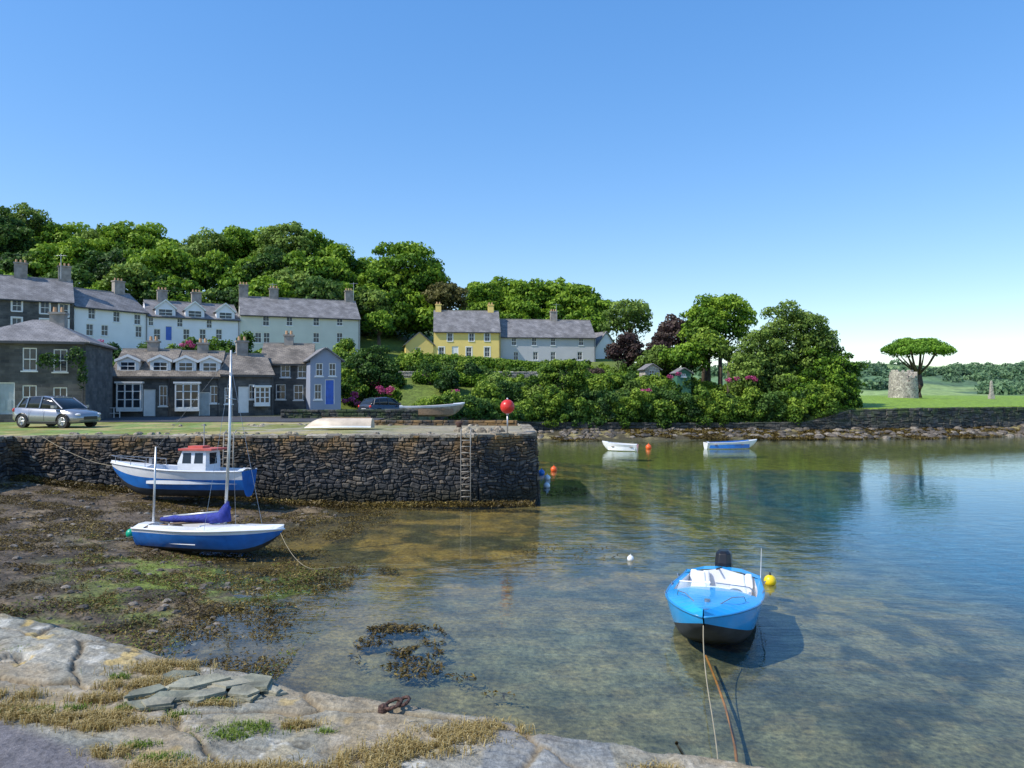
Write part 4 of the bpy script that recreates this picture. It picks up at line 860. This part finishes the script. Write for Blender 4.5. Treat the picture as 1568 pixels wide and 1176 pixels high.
fine=np.abs(fbm(px_,py_*3.2,.55,3)-.5); line=(1-sm(.0,.012,fine))*(small<.5)
fine2=np.abs(fbm(px_*1.0,py_*5,.3,7)-.5); line=np.maximum(line,(1-sm(.0,.010,fine2))*.6)
Zq=3.285+.022*(cid-.5)-.020*crk-.008*line+.012*(fbm(A,B,.9,2)-.5)+.008*(fbm(A,B,.10,4)-.5)+.025*(fbm(A,B,2,1)-.5)
Zq+=.007*np.floor((fbm(px_,py_*1.6,.55,6))*9)*(small<.5)-.03
asph=sm(-.05,.05,-( (A+1.54)*(.55)+(B-3.11)*1.02)/1.16+.04*(vn(A,B,.3,6)-.5))
asph=np.clip(asph,0,1); Zq=Zq*(1-asph)+(3.26+.008*fbm(A,B,.05,2))*asph
Zq-=.05*sm(.985,1.,tt[:,None]*np.ones_like(A))**2
qn=fbm(A,B,.5,3).ravel(); qf=fbm(A,B,.16,1).ravel(); cr=crk.ravel(); ci=cid.ravel()
C=np.array([.32,.30,.245])[None,:]*(.82+.36*ci)[:,None]; C=mixc(C,(.225,.23,.195),sm(.42,.62,qn)*.6); C=mixc(C,(.43,.35,.20),sm(.54,.66,qf)*.45)
C=mixc(C,(.58,.56,.49),sm(.64,.72,fbm(A,B,.10,6).ravel())*.6); C=mixc(C,(.11,.11,.09),sm(.62,.70,fbm(A,B,.13,2).ravel())*.55)
C=mixc(C,(.55,.38,.10),sm(.68,.74,fbm(A,B,.2,7).ravel())*.6)
C=mixc(C,(.13,.10,.06),cr*.85); C=mixc(C,(.09,.085,.065),line.ravel()*.8); C=mixc(C,(.30,.23,.14),sm(.48,.58,fbm(A,B,.9,4).ravel())*.6)
blue=big.ravel(); C=mixc(C,(.18,.20,.22),blue*.6*(1-cr))
C=mixc(C,(.15,.14,.145),asph.ravel())
nr=10; rowsV=[np.stack([A,B,Zq],-1)]
cols=[C.reshape(*A.shape,3)]
last=rowsV[0][-1]; lc=cols[0][-1]
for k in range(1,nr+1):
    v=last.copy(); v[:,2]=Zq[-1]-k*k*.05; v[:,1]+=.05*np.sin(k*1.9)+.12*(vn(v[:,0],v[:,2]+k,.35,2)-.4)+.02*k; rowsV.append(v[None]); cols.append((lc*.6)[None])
VV=np.concatenate(rowsV,0); CC=np.concatenate(cols,0); hN,wN=VV.shape[:2]; id_=np.arange(hN*wN).reshape(hN,wN)
F=np.stack([id_[:-1,:-1].ravel(),id_[:-1,1:].ravel(),id_[1:,1:].ravel(),id_[1:,:-1].ravel()],1)
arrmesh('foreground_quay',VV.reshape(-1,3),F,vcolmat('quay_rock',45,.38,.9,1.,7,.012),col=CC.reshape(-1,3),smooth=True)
# broken slate slabs
b=MB(); random.seed(5)
for (u,v,w_,l_,rot,tx,ty) in [(300,1045,.42,.2,.4,.08,-.05),(345,1040,.4,.2,-.3,-.07,-.04),(390,1042,.36,.2,-.9,.04,-.08),(260,1068,.4,.18,.5,.04,.04),(320,1060,.34,.16,.9,-.08,.07),(375,1058,.3,.14,-.6,.08,-.04),(410,1050,.28,.12,-.5,-.04,.06),(280,1030,.3,.14,.2,.04,.06),(240,1075,.3,.14,.1,.03,.06),(225,1060,.3,.16,.8,.0,.06)]:
    d=GD(v,3.29); c=Vector((X(u,d),d,3.283+random.uniform(0,.015))); M=Matrix.Translation(c)@Matrix.Rotation(rot,4,'Z')@Matrix.Rotation(tx,4,'X')@Matrix.Rotation(ty,4,'Y')
    ang0=random.random()
    for lay in range(4):
        n=5; o=[(math.cos(2*math.pi*k/n+ang0)*w_/2*random.uniform(.6,1.15),math.sin(2*math.pi*k/n+ang0)*l_/2*random.uniform(.7,1.3)) for k in range(n)]; z0=-.04+lay*.013; ox=random.uniform(-.02,.02)
        b.loft([[M@Vector((p[0]*(1-lay*.05)+ox,p[1]*(1-lay*.05),z0)) for p in o],[M@Vector((p[0]*(1-lay*.05)+ox,p[1]*(1-lay*.05),z0+.010+random.uniform(0,.004))) for p in o]])
M_sl=stonemat('slate_slab',[(0,(.15,.155,.11)),(.5,(.23,.225,.165)),(1,(.32,.29,.21))]); b.build('broken_slate_slabs',[M_sl])
# mooring ring
d=GD(1080,3.3); e=empty('rusty_mooring_ring',(X(603,d),d,3.285)); b=MB()
ring=[(.042*math.cos(q),.03*math.sin(q),.03+.016*math.sin(q+1)) for q in [2*math.pi*k/14 for k in range(15)]]; b.tube(ring,.009,6); b.tube([(x_*.7+.05,y_+.015,z_*.8+.012) for x_,y_,z_ in ring],.009,6)
b.loft([[(-.05+.03*math.cos(q),.028*math.sin(q),-.02) for q in [k*.785 for k in range(8)]],[(-.05+.026*math.cos(q),.022*math.sin(q),.02) for q in [k*.785 for k in range(8)]],[(-.05+.01*math.cos(q),.01*math.sin(q),.03) for q in [k*.785 for k in range(8)]]])
b.build('ring_and_bolt',[M_rust],e,smooth=True)
# grass tufts
def tufts(name,centres,mt,n,h_,spread):
    P=[];T_=[]
    for (x_,y_,s) in centres:
        k=int(n*s); px=x_+R.normal(size=k)*spread*s*1.5; py=y_+R.normal(size=k)*spread*s*.5
        ok=(py<yedge(px)-.01)&(vn(px,py,.05,3)>.35); px,py=px[ok],py[ok]; k=len(px)
        a_=R.random(k)*6.28; ln=h_*(.3+.9*R.random(k)); lean=.5+.9*R.random(k)
        base=np.stack([px,py,np.full(k,3.25)],1); dr=np.stack([np.cos(a_),np.sin(a_),np.zeros(k)],1); sd=np.stack([-np.sin(a_),np.cos(a_),np.zeros(k)],1)*.0020
        mid=base+dr*(ln*lean*.35)[:,None]+np.array([0,0,1])*(ln*.65+.02)[:,None]; tip=base+dr*(ln*lean)[:,None]+np.array([0,0,1])*(ln*(1-.3*lean)+.02)[:,None]
        q1=np.stack([base-sd,base+sd,mid+sd*.8,mid-sd*.8],1); q2=np.stack([mid-sd*.8,mid+sd*.8,tip+sd*.1,tip-sd*.1],1)
        P.append(q1.reshape(-1,3)); P.append(q2.reshape(-1,3)); t=np.clip(.5+.25*R.normal(size=k),0,1); T_.append(np.repeat(t,4)); T_.append(np.repeat(t,4))
    P=np.concatenate(P); arrmesh(name,P,np.arange(len(P)).reshape(-1,4),mt,tone=np.concatenate(T_))
def gp(u,v,s): d=GD(v,3.3); return (X(u,d),d,s)
dry=[gp(u,v,s) for u,v,s in [(20,1075,1),(60,1085,1),(110,1090,1),(150,1060,.8),(200,1040,1),(240,1015,1.2),(270,1010,1),(180,1085,.8),(720,1110,1.2),(680,1120,1.2),(640,1132,1.1),(590,1147,1.1),(550,1162,1.1),(330,1070,.6),(230,1095,.7),(745,1103,1.),(370,1172,.9),(170,1140,.6),(250,1165,.9),(460,1100,.5),(1000,1170,.6),(20,1055,.9),(300,1165,.8),(150,1100,.7),(420,1165,.7),(215,1060,.8),(255,1035,.7)]]
tufts('dry_grass_tufts',dry,LF_dry,750,.038,.07)
tufts('green_grass_tufts',[gp(u,v,s) for u,v,s in [(365,1110,1.1),(390,1100,.8),(345,1118,.7),(5,985,1.2),(-20,990,1),(325,1065,.5),(185,1075,.6),(110,1075,.6),(60,1080,.6),(270,1085,.6),(250,1150,.7),(180,1028,.5),(500,1110,.4),(220,1130,.5)]],LF_grn,420,.030,.06)
# ------------------------------------------------------------ seaweed
def weed(name,pts,size,flat=.35,mt=None):
    pts=np.array(pts); n=len(pts); nr_=np.stack([R.normal(size=n)*flat,R.normal(size=n)*flat,np.ones(n)],1)
    V=cards(pts,nr_,size*(.4+R.random(n)),.28); T_=np.clip(.45+.3*R.normal(size=n)*.6+.7*(fbm(pts[:,0],pts[:,1],.9,2)-.5),0,1); arrmesh(name,V,np.arange(len(V)).reshape(-1,4),mt or LF_weed,tone=np.repeat(T_,4))
n=330000; wx_=R.uniform(-22,-3,n); wy_=R.uniform(9,32,n); hz,_=height(wx_,wy_); dn=fbm(wx_,wy_,.9,5)
k=(hz>-.14)&(R.random(n)<sm(.44,.60,dn)*.7+.06)&(wx_<-4)
weed('seaweed_on_mud',np.stack([wx_[k],wy_[k],np.maximum(hz[k],-.02)+.01+.03*R.random(k.sum())],1),.045,.5)
n=70000; wx_=R.uniform(-18,-4,n); wy_=R.uniform(9,23,n); hz,_=height(wx_,wy_); k=(hz>-.12)&(hz<.4)&(R.random(n)<sm(.5,.62,fbm(wx_,wy_,1.1,6))*.8)
weed('green_algae',np.stack([wx_[k],wy_[k],np.maximum(hz[k],-.02)+.015+.02*R.random(k.sum())],1),.035,.5,leafmat('algae',(.05,.07,.012),(.13,.17,.025),(.26,.30,.05),trans=.1))
b=MB()
for i in range(900):
    x_=random.uniform(-21,-6); y_=random.uniform(11,31); z_=gz(x_,y_)
    if z_<-.1: continue
    b.rock(x_,y_,z_-.02,random.uniform(.025,.12))
M_bst=stonemat('beach_stone',[(0,(.05,.045,.038)),(.6,(.12,.10,.08)),(1,(.23,.20,.16))]); b.build('beach_stones',[M_bst])
b=MB()
for i in range(560):
    x_=random.uniform(2,62); y_=float(wall_y(x_))-random.uniform(.1,3.8); z_=gz(x_,y_); b.rock(x_,y_,z_-.1,random.uniform(.12,.5) if x_>30 else random.uniform(.15,.4),.8)
b.build('shore_rocks',[M_bst])
P=[]
for (u,v,rx,ry,n) in [(615,975,.85,.9,2600),(600,962,.5,.3,700),(640,1012,.5,.7,1300),(590,1000,.6,.6,600),(440,885,.9,.6,1500),(430,930,.35,.3,500),(590,873,.7,.35,800),(860,752,1.2,1.6,2200),(230,955,1.6,1.2,4500),(300,940,1,.7,2000),(80,945,.8,.4,900),(760,1065,.3,.2,150),(860,845,1.6,1.4,900),(380,875,.7,.4,600),(700,1040,.3,.3,120),(480,905,.5,.3,250)]:
    d=GD(v,0); r=np.sqrt(R.random(n)); a_=R.random(n)*6.28; x_=X(u,d)+rx*r*np.cos(a_)*1.1; y_=d+ry*r*np.sin(a_)*1.1; kk=fbm(x_,y_,.45,1)>.49; x_,y_=x_[kk],y_[kk]
    P.append(np.stack([x_,y_,R.uniform(-.08,.03,len(x_))],1))
weed('floating_seaweed',np.concatenate(P),.055,.5)
n=42000; a_=R.uniform(-9,62,n); c_=wall_y(a_)-R.uniform(.1,4.8,n); hz,_=height(a_,c_); k=R.random(n)<sm(.4,.6,fbm(a_,c_,2,2))
weed('shoreline_seaweed',np.stack([a_[k],c_[k],np.maximum(hz[k],0)+.06],1),.17,.5)
n=11000; s_=R.random(n); x_=-21+s_*22; y_=31.35+.7*s_-R.random(n)*.9; hz,_=height(x_,y_); 
weed('seaweed_at_pier_foot',np.stack([x_,y_,np.maximum(hz,-.02)+R.random(n)*.2],1),.07,.9)

# ------------------------------------------------------------ light, sky, camera
sd=Vector((-.80,-.36,.90)).normalized(); el=math.asin(sd.z); az=math.atan2(sd.x,sd.y)
wld=bpy.data.worlds.new('World'); scn.world=wld; wld.use_nodes=True; nt=wld.node_tree
sk=nt.nodes.new('ShaderNodeTexSky'); sk.sky_type='NISHITA'; sk.sun_disc=False; sk.sun_elevation=el; sk.sun_rotation=az; sk.air_density=1.0; sk.dust_density=.25; sk.ozone_density=3.0
gm=nt.nodes.new('ShaderNodeGamma'); gm.inputs['Gamma'].default_value=.55; hs=nt.nodes.new('ShaderNodeHueSaturation'); hs.inputs['Hue'].default_value=.511; hs.inputs['Saturation'].default_value=1.78; hs.inputs['Value'].default_value=2.85
bgn=nt.nodes['Background']; bgn.inputs['Strength'].default_value=.15; nt.links.new(sk.outputs[0],gm.inputs['Color']); nt.links.new(gm.outputs[0],hs.inputs['Color']); nt.links.new(hs.outputs[0],bgn.inputs['Color'])
su=bpy.data.lights.new('sun','SUN'); su.energy=5.0; su.angle=math.radians(.5); su.color=(1,.94,.84); so=link(bpy.data.objects.new('sun',su)); so.rotation_euler=(-sd).to_track_quat('-Z','Y').to_euler(); so.location=(0,0,50)
cam=bpy.data.cameras.new('camera'); cam.lens=36*FL/1568; cam.sensor_width=36; cam.clip_end=8000; cam.clip_start=.05
co=link(bpy.data.objects.new('camera',cam)); co.location=(0,0,EYE); co.rotation_euler=(math.radians(90)+math.atan(12/FL),0,0); scn.camera=co
scn.view_settings.view_transform='Standard'; scn.view_settings.look='None'; scn.view_settings.exposure=0
